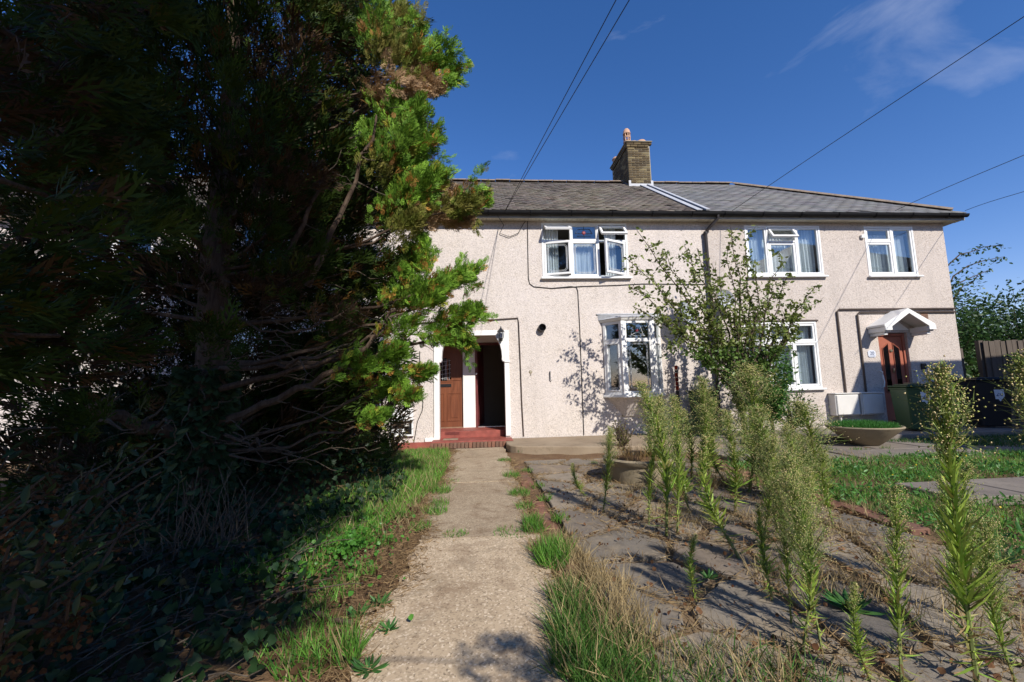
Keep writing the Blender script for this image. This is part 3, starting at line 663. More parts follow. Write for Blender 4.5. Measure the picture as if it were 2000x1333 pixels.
m = MB(); m.lathe([(.001, .03), (.03, .028), (.04, .012), (.045, 0)], (9.71, D+.088, 1.72), 12, 'y'); m.build('knocker', 'brass', dr)
m = MB(); m.tube([(9.71, D+.075, 1.2), (9.71, D+.06, 1.25), (9.71, D+.06, 1.3)], .018, 6); m.build('keyhole_plate', 'brass', dr)
for sx in (9.28, 10.14):
    z = .85; m = MB(); m.tube([(sx, D-.005, z), (sx, D-.07, z+.03), (sx+.01, D-.08, z+.15), (sx-.01, D-.08, z+.28), (sx, D-.07, z+.37), (sx, D-.005, z+.4)], .014, 8)
    h = m.build('grab_rail', 'whitepaint'); tag(h, 'white grab rail on the left of the red-brown door' if sx < 10 else 'white grab rail on the right of the red-brown door', 'rail', 'white grab rails at the end house door')
MB().box(9.2, 10.25, D-.35, D-.002, -.02, .06).build('doorstep', 'paving', rig, .01)
can = empty('door_canopy', (9.7, D, 2.2)); child(can, rig)
CX0, CX1, CXM, CY = 9.08, 10.32, 9.70, D-.42
for s, xe in ((-1, CX0), (1, CX1)):
    m = MB(); m.add([(xe, CY-.03, 2.24), (CXM, CY-.03, 2.60), (CXM, D-.003, 2.60), (xe, D-.003, 2.24), (xe, CY-.03, 2.285), (CXM, CY-.03, 2.65), (CXM, D-.003, 2.65), (xe, D-.003, 2.285)],
        [(0, 1, 2, 3), (4, 5, 6, 7), (0, 1, 5, 4), (1, 2, 6, 5), (2, 3, 7, 6), (3, 0, 4, 7)]); m.build('canopy_slope', 'whitepaint', can)
    m = MB(); q = 1 if s < 0 else -1
    m.prism([(xe+q*.0, CY-.045, 2.235), (xe+q*.0, CY-.045, 2.15), (xe+q*.17, CY-.045, 2.15), (xe+q*.17, CY-.045, 2.235), (CXM-q*0, CY-.045, 2.53), (CXM, CY-.045, 2.61)], (0, .04, 0)); m.build('gable_board', 'whitepaint', can, .004)
    x0, x1 = sorted((xe+q*.02, xe+q*.17)); m = MB(); m.box(x0, x1, CY, D-.004, 2.12, 2.235); m.box(x0+.03, x1-.03, CY+.05, D-.005, 2.05, 2.118); m.build('canopy_bracket', 'whitepaint', can, .008)
m = MB(); m.add([(CX0+.17, D-.01, 2.2), (CX1-.17, D-.01, 2.2), (CXM, D-.01, 2.55)], [(0, 1, 2)]); m.build('canopy_back', 'whitepaint', can)

# ---------------------------------------------------------------- roofs
YE, ZE, YR, ZR = D-.27, 4.985, 12.5, 7.46
SL = Vector((0, YR-YE, ZR-ZE)); SLL = SL.length; SU = SL.normalized(); SN = Vector((0, -SU.z, SU.y))
def slates(name, x0, x1, gauge, width, mat, parent, seed, wear, hip=None):
    r = np.random.default_rng(seed); V = []; T = []; C = []; rows = int(SLL/gauge)+1; n = 0
    for j in range(rows):
        s0 = j*gauge; s1 = min(s0+gauge*1.35, SLL+.01); off = (j % 2)*width/2
        xr = x1 if hip is None else x1-hip*s0/SLL
        x = x0-off
        while x < xr:
            a, b_ = max(x+.003, x0), min(x+width-.003, xr)
            x += width
            if b_-a < .03 or r.random() < wear*.004: continue
            dz = .012+.006*wear+abs(r.normal(0, .005))*wear; sl = r.normal(0, .012)*wear; tw = r.normal(0, .004)*wear; th = .009
            p = []
            for (q, s, hh) in ((a, s0+sl, dz), (b_, s0+sl+tw, dz+tw), (b_, s1, .006), (a, s1, .006)):
                p.append(Vector((q, YE, ZE))+SU*s+SN*hh)
            lo = [p[0]-SN*th, p[1]-SN*th]
            V += [*p, *lo]; T += [(n, n+1, n+2), (n, n+2, n+3), (n+4, n+5, n+1), (n+4, n+1, n), (n+4, n, n+3), (n+1, n+5, n+2)]; n += 6
            c = np.clip(1+r.normal(0, .12)*wear*np.ones(3)+r.normal(0, .04, 3)*wear, .4, 1.6); C += [c]*6
    me = tri_mesh(name, np.array([tuple(v) for v in V]), np.array(T), np.array(C)); o = link(name, me, mat, parent); o['kind'] = 'stuff'; return o
def roof(x0, x1, parent, hip):
    m = MB()
    if hip:
        HX = x1-3.45; m.add([(x0, YE, ZE), (x1, YE, ZE), (HX, YR, ZR), (x0, YR, ZR), (x0, 16.1, ZE), (x1, 16.1, ZE)], [(0, 1, 2, 3), (1, 5, 2), (3, 2, 5, 4)])
    else: m.add([(x0, YE, ZE), (x1, YE, ZE), (x1, YR, ZR), (x0, YR, ZR), (x0, 16.1, ZE), (x1, 16.1, ZE)], [(0, 1, 2, 3), (3, 2, 5, 4)])
    return m.build('roof', 'slate_old' if not hip else 'slate_new', parent)
RSP = 5.13
rl = roof(-11.2, PSP, left, 0); slates('slates', -11.2, PSP, .135, .19, 'slate_old', rl, 3, 1.0)
rm = roof(PSP, RSP, mid, 0); slates('slates', PSP, RSP-.02, .135, .19, 'slate_old', rm, 4, 1.0)
RXE = 11.75; rr_ = roof(RSP, RXE, rig, 1); slates('slates', RSP+.12, RXE, .17, .34, 'slate_new', rr_, 5, .75, hip=3.45)
def ridge_tile(n=6):
    m = MB(); V = []; 
    for x in (-.22, .22):
        for i in range(n+1): a = math.pi*(.12+.76*i/n); V.append((x, .13*math.cos(a), .12*math.sin(a)))
        for i in range(n+1): a = math.pi*(.12+.76*i/n); V.append((x, .11*math.cos(a), .10*math.sin(a)))
    k = 2*(n+1); F = []
    for i in range(n): F += [(i, i+1, k+i+1, k+i), (n+1+i+1, n+1+i, k+n+1+i, k+n+2+i), (i, n+1+i, n+2+i, i+1), (k+i+1, k+n+2+i, k+n+1+i, k+i)]
    F += [(0, k, k+n+1, n+1), (n, n+n+1, k+n+n+1, k+n)]
    m.add(V, F); return m.mesh('ridge_tile', 'ridge', 0, True)
rtm = ridge_tile()
def ridge(x, parent, p=None, rz=0, ry=0):
    o = link('ridge_tile', rtm, None); o.location = p or (x, YR+random.uniform(-.008, .008), ZR-.03+random.uniform(-.01, .01)); o.rotation_euler = (random.uniform(-.03, .03), ry+random.uniform(-.012, .012), rz); child(o, parent)
x = -11
while x < 8.3:
    if not 4.5 < x < 5.5: ridge(x, rl if x < PSP else rm if x < RSP else rr_)
    x += .452
hp0, hp1 = Vector((RXE-3.45, YR, ZR)), Vector((RXE, YE, ZE)); hd = (hp1-hp0); hl = hd.length; hd.normalize()
for i in range(int(hl/.44)):
    p = hp0+hd*(.2+.44*i); o = link('hip_tile', rtm, None); o.location = p+Vector((0, 0, -.035)); o.rotation_euler = hd.to_track_quat('X', 'Z').to_euler(); child(o, rr_)
# lead flashing where the two roofs meet
def strip(x0, x1, h0, h1, mat, name):
    m = MB(); P = []
    for h in (h0, h1):
        for x, s in ((x0, -.02), (x1, -.02), (x1, SLL*.9), (x0, SLL*.9)): P.append(Vector((x, YE, ZE))+SU*s+SN*h)
    m.add(P, [(0, 1, 2, 3), (4, 5, 6, 7), (0, 1, 5, 4), (1, 2, 6, 5), (2, 3, 7, 6), (3, 0, 4, 7)]); m.build(name, mat, rm, .002)
strip(RSP-.16, RSP-.02, .03, .05, 'leadlight', 'flashing'); strip(RSP-.018, RSP+.06, .02, .035, 'gutter', 'valley'); strip(RSP+.062, RSP+.16, .03, .065, 'leadlight', 'flashing')
# eaves: soffit, fascia, gutter with brackets
def eaves(x0, x1, parent, boards):
    if boards:
        x = x0
        while x < x1-.02:
            w = min(.45, x1-x); MB().box(x+.002, x+w-.002, D-.2, D+.001, WT-.003, WT+.012).build('soffit_board', 'soffit', parent); x += w
    else: MB().box(x0, x1, D-.2, D+.001, WT-.003, WT+.012).build('soffit', 'soffit', parent)
    MB().box(x0, x1, D-.225, D-.202, WT-.02, ZE).build('fascia_board', 'fascia', parent)
    m = MB(); n = 8; V = []
    for x in (x0, x1):
        for i in range(n+1): a = math.pi+math.pi*i/n; V.append((x, D-.285+.058*math.cos(a), 4.955+.075*math.sin(a)))
        for i in range(n+1): a = math.pi+math.pi*i/n; V.append((x, D-.285+.052*math.cos(a), 4.955+.069*math.sin(a)))
    k = 2*(n+1); F = []
    for i in range(n): F += [(i, i+1, k+i+1, k+i), (n+1+i+1, n+1+i, k+n+1+i, k+n+2+i)]
    for i in (0, n): F.append((i, n+1+i, k+n+1+i, k+i))
    F += [tuple(range(n+1)), tuple(range(k, k+n+1))]
    m.add(V, F).build('gutter', 'gutter', parent, 0, True)
    x = x0+.5
    while x < x1: 
        m = MB(); m.tube([(x, D-.285+.068*math.cos(math.pi+math.pi*i/6), 4.96+.085*math.sin(math.pi+math.pi*i/6)) for i in range(7)], .014, 5); m.build('gutter_bracket', 'gutter', parent); x += .93
eaves(-11, PSP, left, False); eaves(PSP, RSP, mid, True); eaves(RSP, RXE-.02, rig, False)
MB().box(11.4, RXE-.1, D-.2, 12, WT-.002, WT+.012).build('soffit', 'soffit', rig); MB().box(RXE-.12, RXE-.098, D-.224, 12, WT-.02, ZE).build('fascia_board', 'soffit', rig)
m = MB(); m.tube([(5.48, D-.285, 4.9), (5.48, D-.28, 4.83), (5.29, D-.1, 4.6), (5.27, D-.075, 4.5), (5.27, D-.075, 2.5), (5.27, D-.075, -.0)], .037, 10)
for z in (4.55, 3.0, 1.4): m.lathe([(.045, -.03), (.048, 0), (.045, .03)], (5.27, D-.075, z), 10)
m.build('downpipe', 'pipe', rig, 0, True)

# chimney of single bricks
ch = empty('chimney', (5.0, 12.0, 6.9)); child(ch, mid)
CXa, CXb, CYa, CYb, CZ0, CZ1 = 4.64, 5.37, 12.05, 13.6, 6.85, 8.42
MB().box(CXa+.012, CXb-.012, CYa+.012, CYb-.012, CZ0, CZ1+.16).build('stack_core', 'mortar', ch)
bl, bh, bd = .232, .066, .1
cb = brick_mesh('brick', bl-.01, bd, bh-.002, 'chim', .005); cbs = brick_mesh('brick', bd, bl-.01, bh-.002, 'chim', .005)
cbh = brick_mesh('brick', bl/2-.01, bd, bh-.002, 'chim', .005); cbsh = brick_mesh('brick', bd, bl/2-.01, bh-.002, 'chim', .005)
z = CZ0+.12; j = 0
while z < CZ1+.15:
    e = .0 if z < CZ1 else .03
    x = CXa-e; k = 0
    if j % 2: o = link('brick', cbh, None); o.location = (x+bl/4, CYa-e+bd/2, z+bh/2); child(o, ch); x += bl/2
    while x+bl <= CXb+e+.01:
        o = link('brick', cb, None); o.location = (x+bl/2, CYa-e+bd/2+random.uniform(-.004, .003), z+bh/2); child(o, ch); x += bl
    if CXb+e-x > .06: o = link('brick', cbh, None); o.location = (x+bl/4, CYa-e+bd/2, z+bh/2); child(o, ch)
    y = CYa+bd-e
    if j % 2 == 0: o = link('brick', cbsh, None); o.location = (CXa-e+bd/2, y+bl/4, z+bh/2); child(o, ch); y += bl/2
    while y+bl <= CYb+.05:
        o = link('brick', cbs, None); o.location = (CXa-e+bd/2+random.uniform(-.003, .003), y+bl/2, z+bh/2); child(o, ch); y += bl
    z += bh+.011; j += 1
MB().box(CXa-.06, CXb+.06, CYa-.06, CYb+.06, z+.002, z+.03).build('cap_slab', 'mortar', ch, .006); ZC = z+.03
MB().box(CXa+.04, CXb-.04, CYa+.04, CYb-.04, ZC, ZC+.05).build('flaunching', 'pot', ch, .02)
m = MB(); m.lathe([(.10, 0), (.11, .05), (.10, .07), (.10, .1)], (4.76, 12.35, ZC+.04), 16); m.lathe([(.125, .38), (.10, .5), (.06, .56), (.001, .57)], (4.76, 12.35, ZC+.04), 16); m.lathe([(.12, .1), (.12, .13), (.09, .13)], (4.76, 12.35, ZC+.04), 16); m.lathe([(.12, .24), (.12, .28), (.1, .28), (.1, .24)], (4.76, 12.35, ZC+.04), 16)
for i in range(8): a = i*.785; m.box(4.76+.10*math.cos(a)-.014, 4.76+.10*math.cos(a)+.014, 12.35+.10*math.sin(a)-.014, 12.35+.10*math.sin(a)+.014, ZC+.14, ZC+.42)
m.build('chimney_pot', 'pot', ch, 0, True)
for px, py, h in ((5.02, 12.5, .14), (5.2, 12.3, .06), (4.72, 13.3, .06)):
    m = MB(); m.lathe([(.13, 0), (.13, h), (.15, h+.01), (.15, h+.04), (.12, h+.08), (.06, h+.11), (.001, h+.12)], (px, py, ZC+.03), 16); m.build('chimney_pot', 'pot', ch, 0, True)
m = MB(); m.box(CXa-.015, CXb+.02, CYa-.02, CYa-.006, 7.0, 7.23); m.box(CXa-.02, CXa+.05, CYa-.024, CYa-.021, 7.1, 7.33); m.box(CXb-.05, CXb+.025, CYa-.024, CYa-.021, 7.1, 7.33); m.build('flashing', 'leadlight', ch)
for i in range(4):
    y0 = CYa+.02+i*.1; MB().add([(CXa-.008, y0, 7.1+i*.075), (CXa-.008, y0+.12, 7.12+i*.075), (CXa-.008, y0+.12, 7.32+i*.075)], [(0, 1, 2)]).build('flashing', 'lead', ch)

# ================================================================== things on the walls
def fac(px, py, d=0): v = at(px, py, D-d); return (v.x, v.y, v.z)
def cable(name, pts, r, label, mat='cable', cat='cable', n=6, group=None):
    return tag(MB().tube(pts, r, n).build(name, mat, None, 0, True), label, cat, group)
lamp = empty('wall_lamp', (.41, D-.06, 2.2)); tag(lamp, 'black lantern wall lamp with glass sides by the porch', 'lamp')
m = MB(); m.lathe([(.001, .025), (.035, .02), (.045, 0)], (.43, D-.036, 2.12), 12, 'y'); m.build('back_plate', 'black', lamp)
m = MB(); m.tube([(.43, D-.05, 2.12), (.43, D-.1, 2.08), (.43, D-.14, 2.1)], .012, 6); m.build('arm', 'black', lamp)
m = MB(); m.lathe([(.02, 2.10), (.04, 2.115), (.05, 2.135)], (.43, D-.14, 0), 6); m.lathe([(.085, 2.285), (.05, 2.33), (.02, 2.36), (.012, 2.39), (.001, 2.41)], (.43, D-.14, 0), 6); m.build('lamp_cap', 'black', lamp)
m = MB(); m.lathe([(.048, 2.135), (.07, 2.285)], (.43, D-.14, 0), 6); m.build('lamp_shade', 'glasslamp', lamp)
m = MB()
for i in range(6): a = i*1.0472; m.tube([(.43+.05*math.cos(a), D-.14+.05*math.sin(a), 2.135), (.43+.073*math.cos(a), D-.14+.073*math.sin(a), 2.287)], .005, 4)
m.build('lamp_frame', 'black', lamp)
v = MB(); v.lathe([(.001, .02), (.06, .02), (.075, .12), (.085, .12), (.085, .0)], (1.35, D, 2.37), 18, 'y'); v.lathe([(.05, .13), (.05, .021)], (1.35, D, 2.37), 14, 'y'); tag(v.build('flue_vent', 'pipe', None, 0, True), 'round black flue outlet on the wall beside the porch', 'vent')
st = MB().lathe([(.001, .012), (.03, .01), (.04, 0)], (1.07, D-.001, 1.4), 9, 'y'); st.tube([(1.07, D-.01, 1.4), (1.08, D-.02, 1.33)], .01, 5); tag(st.build('wall_plug', 'brass'), 'rusty metal stub stuck in the white wall', 'fixing')
hk = MB().tube([(1.5, D-.004, 1.4), (1.5, D-.03, 1.4), (1.5, D-.03, 1.22), (1.53, D-.03, 1.2)], .012, 6); tag(hk.build('wall_hook', 'steel'), 'thin L-shaped metal hook on the wall below the flue', 'hook')
cable('wall_cable', [(1.1, D-.012, 4.84), (1.09, D-.012, 4.2), (1.085, D-.012, 3.5), (1.11, D-.012, 3.38), (1.2, D-.012, 3.31), (1.6, D-.012, 3.27), (2.05, D-.012, 3.31), (2.17, D-.012, 3.29), (2.2, D-.012, 3.2), (2.21, D-.012, 2.4), (2.205, D-.012, 1.2), (2.2, D-.012, .0)], .009, 'thin dark cable running down the wall left of the bay window')
cable('wall_cable', [(1.62, D-.014, 3.27), (2.3, D-.014, 3.31), (3.1, D-.014, 3.33), (3.7, D-.014, 3.36), (4.4, D-.014, 3.35), (5.2, D-.014, 3.34)], .008, 'thin dark cable running sideways under the bedroom window')
cable('wall_cable', [(-1.5, D-.02, 2.5), (-.9, D-.02, 2.54), (-.4, D-.02, 2.555), (.3, D-.02, 2.57), (.82, D-.02, 2.6), (.835, D-.02, 2.5), (.85, D-.02, 1.6), (.86, D-.02, .7), (.88, D-.02, .02)], .013, 'dark cable framing the porch and dropping to the ground', 'cablebrown')
cable('wall_cable', [(-1.33, D-.015, 1.9), (-1.34, D-.015, 1.1), (-1.26, D-.015, .8), (-1.28, D-.015, .62), (-1.38, D-.015, .4), (-1.43, D-.015, .1), (-1.46, D-.015, -.05)], .009, 'loose thin cable hanging beside the low white meter box')
cable('wall_cable', [fac(972, 422, .25), fac(984, 440, .05), fac(976, 456, .03), fac(995, 463, .03), fac(1012, 456, .03), fac(1022, 438, .03), fac(1026, 433, .03)], .008, 'loop of black cable hanging under the eaves')
for z0, x0, lab in ((2.71, 8.36, 'upper brown conduit running over the door canopy and down'), (2.63, 8.86, 'lower brown conduit running above the canopy and down')):
    cable('wall_conduit', [(11.39, D-.03, z0-.01), (x0+.06, D-.03, z0), (x0, D-.03, z0-.05), (x0, D-.03, .76)], .022, lab, 'cablebrown', 'conduit')
tag(MB().box(10.49, 10.68, D-.012, D-.002, 2.45, 2.6).build('air_brick', 'redbrick', None, .003), 'terracotta air brick on the wall beside the canopy', 'vent')
tag(MB().box(10.32, 10.43, D-.05, D-.003, 1.26, 1.40).build('junction_box', 'black', None, .01), 'small black box on the shaded wall right of the door', 'box')
tag(MB().box(9.18, 9.27, D-.06, D-.003, 4.44, 4.53).build('alarm_sensor', 'upvc', None, .01), 'tiny white sensor under the eaves between the bedroom windows', 'sensor')
pl = MB(); pl.prism([(9.03, D-.014, 1.6), (9.06, D-.014, 1.565), (9.2, D-.014, 1.565), (9.225, D-.014, 1.6), (9.225, D-.014, 1.7), (9.18, D-.014, 1.735), (9.07, D-.014, 1.735), (9.03, D-.014, 1.7)], (0, .011, 0))
pl = pl.build('number_plate', 'label', None, .003); tag(pl, 'white house number plate with blue figures beside the door', 'sign')
def text(s, loc, size, mat, parent, rz=0, name='lettering'):
    c = bpy.data.curves.new(name, 'FONT'); c.body = s; c.size = size; c.extrude = .001; c.align_x = 'CENTER'; c.align_y = 'CENTER'; c.materials.append(M[mat])
    o = bpy.data.objects.new(name, c); COL.objects.link(o); o.location = loc; o.rotation_euler = (R(90), 0, rz)
    me = bpy.data.meshes.new_from_object(o); bpy.data.objects.remove(o); me.materials.clear(); me.materials.append(M[mat])
    o = bpy.data.objects.new(name, me); COL.objects.link(o); o.location = loc; o.rotation_euler = (R(90), 0, rz)
    if parent: child(o, parent)
    return o
text('20', (9.13, D-.0165, 1.66), .11, 'blueink', pl)
MB().box(9.06, 9.2, D-.017, D-.0145, 1.592, 1.602).build('underline', 'blueink', pl)
# meter cupboards on the right, box on the left
for x0, x1, lab in ((7.93, 8.5, 'sunlit white meter cupboard under the conduits'), (8.55, 9.08, 'shaded white meter cupboard next to the green bin')):
    mt = empty('meter_cupboard', ((x0+x1)/2, D, .24)); tag(mt, lab, 'meter box', 'meter cupboards on the end house')
    MB().box(x0, x1, D-.2, D-.003, .26, .74).build('case', 'metergrey', mt, .012); MB().box(x0+.02, x1-.02, D-.225, D-.202, .28, .72).build('door', 'metergrey', mt, .012)
    MB().box(x0-.01, x1+.01, D-.23, D-.002, .742, .765).build('lid', 'metergrey', mt, .008)
cable('gas_pipe', [(8.1, D-.1, .26), (8.1, D-.1, .12), (8.16, D-.12, .05), (8.2, D-.13, -.03)], .025, 'white pipe bending into the ground under the meter cupboard', 'metergrey', 'pipe', 8)
mt = empty('meter_box', (-1.7, D, .25)); tag(mt, 'low white meter box with broken lower front left of the porch', 'meter box')
m = MB(); frame_rect(m, -1.93, -1.46, .1, .68, D-.07, D-.002, .035); m.build('case', 'upvc', mt, .006); MB().box(-1.9, -1.49, D-.085, D-.071, .42, .67).build('door', 'upvc', mt, .006)
MB().box(-1.893, -1.497, D-.02, D-.003, .14, .42).build('back', 'black', mt); MB().box(-1.66, -1.55, D-.066, D-.021, .28, .37).build('meter', 'metergrey', mt, .01); MB().box(-1.89, -1.62, D-.068, D-.058, .13, .26).build('broken_panel', 'upvc', mt, .004)
# satellite dishes
def dish(c, rad, label, tilt=(R(75), 0, R(28))):
    d = empty('satellite_dish', (c[0], D-.02, c[2])); tag(d, label, 'satellite dish', 'satellite dishes between the houses')
    m = MB(); m.lathe([(.001, 0), (rad*.4, .015), (rad*.75, .045), (rad, .085), (rad*.99, .092), (rad*.74, .052), (rad*.4, .022), (.001, .008)], (0, 0, 0), 24)
    o = m.build('reflector', 'dishgrey', None, 0, True); o.data.transform(Matrix.Translation(c) @ Matrix.Rotation(tilt[2], 4, 'Z') @ Matrix.Rotation(tilt[0], 4, 'X')); child(o, d)
    MB().tube([(c[0], D-.003, c[2]-.1), (c[0], D-.12, c[2]-.1), (c[0], c[1]+.02, c[2])], .018, 6).build('mount', 'pipe', d)
    MB().tube([(c[0], c[1]-.0, c[2]-rad*.8), (c[0]+.14, c[1]-.34, c[2]-.06)], .012, 5).build('feed_arm', 'pipe', d); MB().lathe([(.03, -.04), (.03, .04), (.001, .041)], (c[0]+.14, c[1]-.34, c[2]-.05), 8).build('feed_horn', 'metergrey', d)
dish((4.5, D-.3, 2.58), .3, 'grey satellite dish on the wall above and right of the bay window')
dish((5.5, D-.2, 2.92), .22, 'small pale dish just right of the downpipe', (R(85), 0, R(10)))
tb = empty('garden_ornament', (4.32, D-.12, .9)); tag(tb, 'narrow red and black banded tube standing by the bay window', 'ornament')
z = .62
for i, h in enumerate((.3, .1, .09, .1, .1, .06, .1)):
    MB().lathe([(.001, z), (.034, z+.002), (.036, z+h/2), (.034, z+h-.004), (.001, z+h-.002)], (4.32, D-.12, 0), 12).build('band', 'black' if i in (0, 5) else 'redglass', tb, 0, True); z += h
MB().lathe([(.04, -.01), (.045, .3), (.035, .62)], (4.32, D-.12, 0), 10).build('stand', 'black', tb)

# overhead wires from the houses to a pole behind the camera
def wire(p0, q, label, s=2.4, r=.006):
    p0, q = Vector(p0), Vector(q); e = p0+(q-p0)*s; pts = []
    for i in range(17): t = i/16; v = p0.lerp(e, t); v.z -= .25*math.sin(math.pi*t)*t; pts.append(v)
    cable('overhead_wire', pts, r, label, 'cable', 'wire', 5, 'overhead wires')
wire(fac(985, 415, .3), at(1195, 0, 4.6), 'left one of the two wires rising from the eaves by the conifer')
wire(fac(985, 416, .3), at(1220, 0, 4.6), 'right one of the two wires rising from the eaves by the conifer')
wire(fac(1430, 412, .3), at(2000, 18, 4.6), 'steepest wire rising from the end house roof to the top right')
wire(fac(1748, 412, .3), at(2000, 292, 6.2), 'middle wire leaving the end house eaves to the right')
wire(fac(1885, 412, .3), at(2000, 365, 7.4), 'lowest wire leaving the roof corner to the right')

# ================================================================== things in the garden
def wheelie(name, x, y, rz, mat, label, text_s, W=.56, Dp=.62, H=.93):
    b = empty(name, (x, y, -.02), rz); tag(b, label, 'bin', 'wheeled bins')
    def p(m, n, mt, bev=.008, smooth=False):
        o = m.build(n, mt, None, bev, smooth); o.parent = b; return o
    m = MB(); w0, d0, w1, d1 = W*.42, Dp*.38, W*.5, Dp*.47
    m.add([(-w0, -d0, .04), (w0, -d0, .04), (w0, d0, .04), (-w0, d0, .04), (-w1, -d1, H), (w1, -d1, H), (w1, d1, H), (-w1, d1, H)], [(0, 3, 2, 1), (0, 1, 5, 4), (1, 2, 6, 5), (2, 3, 7, 6), (3, 0, 4, 7), (4, 5, 6, 7)]); p(m, 'bin_body', mat, .02)
    m = MB(); m.box(-w1-.012, w1+.012, -d1-.012, d1+.012, H-.05, H-.015); p(m, 'rim', mat, .008)
    m = MB(); m.box(-w1-.025, w1+.025, -d1-.04, d1+.03, H+.002, H+.03); m.box(-w1+.05, w1-.05, -d1+.03, d1-.06, H+.031, H+.06); p(m, 'lid', mat, .012)
    m = MB(); m.tube([(-w1*.7, d1+.01, H-.02), (-w1*.7, d1+.07, H-.02), (w1*.7, d1+.07, H-.02), (w1*.7, d1+.01, H-.02)], .014, 6); p(m, 'handle', mat, 0)
    for s in (-1, 1):
        m = MB(); m.lathe([(.001, -.025), (.07, -.025), (.1, -.02), (.1, .02), (.07, .025), (.001, .025)], (0, 0, 0), 16, 'y'); o = p(m, 'wheel', 'black', 0); o.rotation_euler = (0, 0, R(90)); o.location = (s*W*.4, d0+.04, .1)
    if text_s:
        t = lambda z: -(d0+(d1-d0)*(z-.04)/(H-.04))-.006
        pts = [(.0, .8), (.17, .8), (.18, .66), (.14, .6), (.02, .6)]; m = MB(); m.prism([(a-.02, t(z), z) for a, z in pts], (0, .004, 0)); lb = p(m, 'number_label', 'label', 0)
        m = MB(); m.prism([(a-.02, t(z), z) for a, z in ((.07, .6), (.1, .555), (.13, .585), (.12, .6))], (0, .004, 0)); p(m, 'label_corner', 'label', 0)
        c = text(text_s, (0, 0, 0), .13, 'blueink', None, 0); c.parent = lb; c.location = (.07, t(.7)-.002, .705); c.rotation_euler = (R(86), 0, 0)
    return b
wheelie('wheeled_bin', 8.98, 8.25, R(-14), 'bingreen', 'dark green wheeled bin before the red-brown door', '20', .5, .56, .9)
wheelie('wheeled_bin', 10.85, 8.45, R(-16), 'binblack', 'black wheeled bin in the shade by the wooden fence', '20', .62, .68, 1.0)
wheelie('wheeled_bin', 4.72, 8.75, R(8), 'bingreen', 'green bin half hidden behind weeds beside the bay window', None, .42, .48, .9)
ct = MB().box(8.83, 9.05, 8.1, 8.25, .945, .97).build('cardboard_lid', 'planter', None, .004); tag(ct, 'small flat tray lying on the green bin lid', 'tray')
bo = gr(1715, 872); BX, BY = bo.x, bo.y+.25
pb = empty('bowl_planter', (BX, BY, GZ)); tag(pb, 'wide shallow concrete bowl planter full of short grass', 'planter')
m = MB(); m.lathe([(.001, GZ), (.2, GZ), (.24, GZ+.02), (.56, GZ+.30), (.58, GZ+.325), (.565, GZ+.345), (.52, GZ+.335), (.48, GZ+.29), (.001, GZ+.28)], (BX, BY, 0), 36); m.build('bowl', 'planter', pb, 0, True)
k = 4200; a = RNG.uniform(0, 6.283, k); rr = .5*np.sqrt(RNG.random(k)); O = np.stack([BX+rr*np.cos(a), BY+rr*np.sin(a), GZ+.28+.04*(1-(rr/.5)**2)], 1)
d = np.stack([RNG.normal(0, .3, k)+.35*np.cos(a)*rr, RNG.normal(0, .3, k)+.35*np.sin(a)*rr, np.ones(k)], 1)
fo = Fol(); fo.add(BLADE_V, BLADE_T, frames(d, np.stack([np.full(k, .007), np.full(k, .1), RNG.uniform(.07, .15, k)], 1)), O, cols(k, (.03, .13, .02), (.06, .22, .03))); q = fo.build('planted_grass', 'grass', pb); q['kind'] = 'stuff'
PXc, PYc = 1.98, 5.35
pr = empty('round_planter', (PXc, PYc, GZ)); tag(pr, 'round weathered concrete planter with dead plants in the paving', 'planter')
m = MB(); m.lathe([(.001, GZ-.02), (.36, GZ-.02), (.40, GZ+.2), (.44, GZ+.23), (.455, GZ+.27), (.43, GZ+.29), (.38, GZ+.28), (.36, GZ+.24), (.001, GZ+.23)], (PXc, PYc, 0), 32); m.build('ring', 'planter', pr, 0, True)
m = MB(); m.lathe([(.355, GZ+.245), (.2, GZ+.26), (.001, GZ+.265)], (PXc, PYc, 0), 24); m.build('soil_fill', 'soil', pr)

# wooden fence to the right of the houses: every board is its own piece
def fence(p0, p1, h, label, w=.14, lean=0):
    p0, p1 = Vector(p0), Vector(p1); u = p1-p0; l = u.length; u.normalize(); nn = Vector((-u.y, u.x, 0)); Z = Vector((0, 0, 1)); f = empty('board_fence', tuple(p0)); tag(f, label, 'fence'); s = w/2
    while s < l:
        hh = h+random.uniform(-.015, .015); c = p0+u*s+nn*random.uniform(-.006, .006)+Z*(hh/2); az = (Z+u*random.uniform(-.008, .008)).normalized()
        MB().obox(c, (u+nn*random.uniform(.05, .16)).normalized(), nn, az, w*.54, .009, hh/2).build('board', 'fencewood', f); s += w*.93
    for z in (.35, h*.6, h-.2): MB().obox(p0+u*(l/2)+nn*.05+Z*z, u, nn, Z, l/2, .025, .035).build('rail', 'fencewood', f)
    s = 0
    while s <= l+.1: MB().obox(p0+u*s+nn*.09+Z*(h/2), u, nn, Z, .05, .05, h/2+.02).build('post', 'fencewood', f); s += 1.83
fence((11.45, 9.55, GZ), (11.95, 9.62, GZ), 1.9, 'short piece of wooden fence joining the house corner')
fence((11.95, 9.15, GZ), (18.5, 8.4, GZ), 2.02, 'tall dark wooden board fence at the right edge')

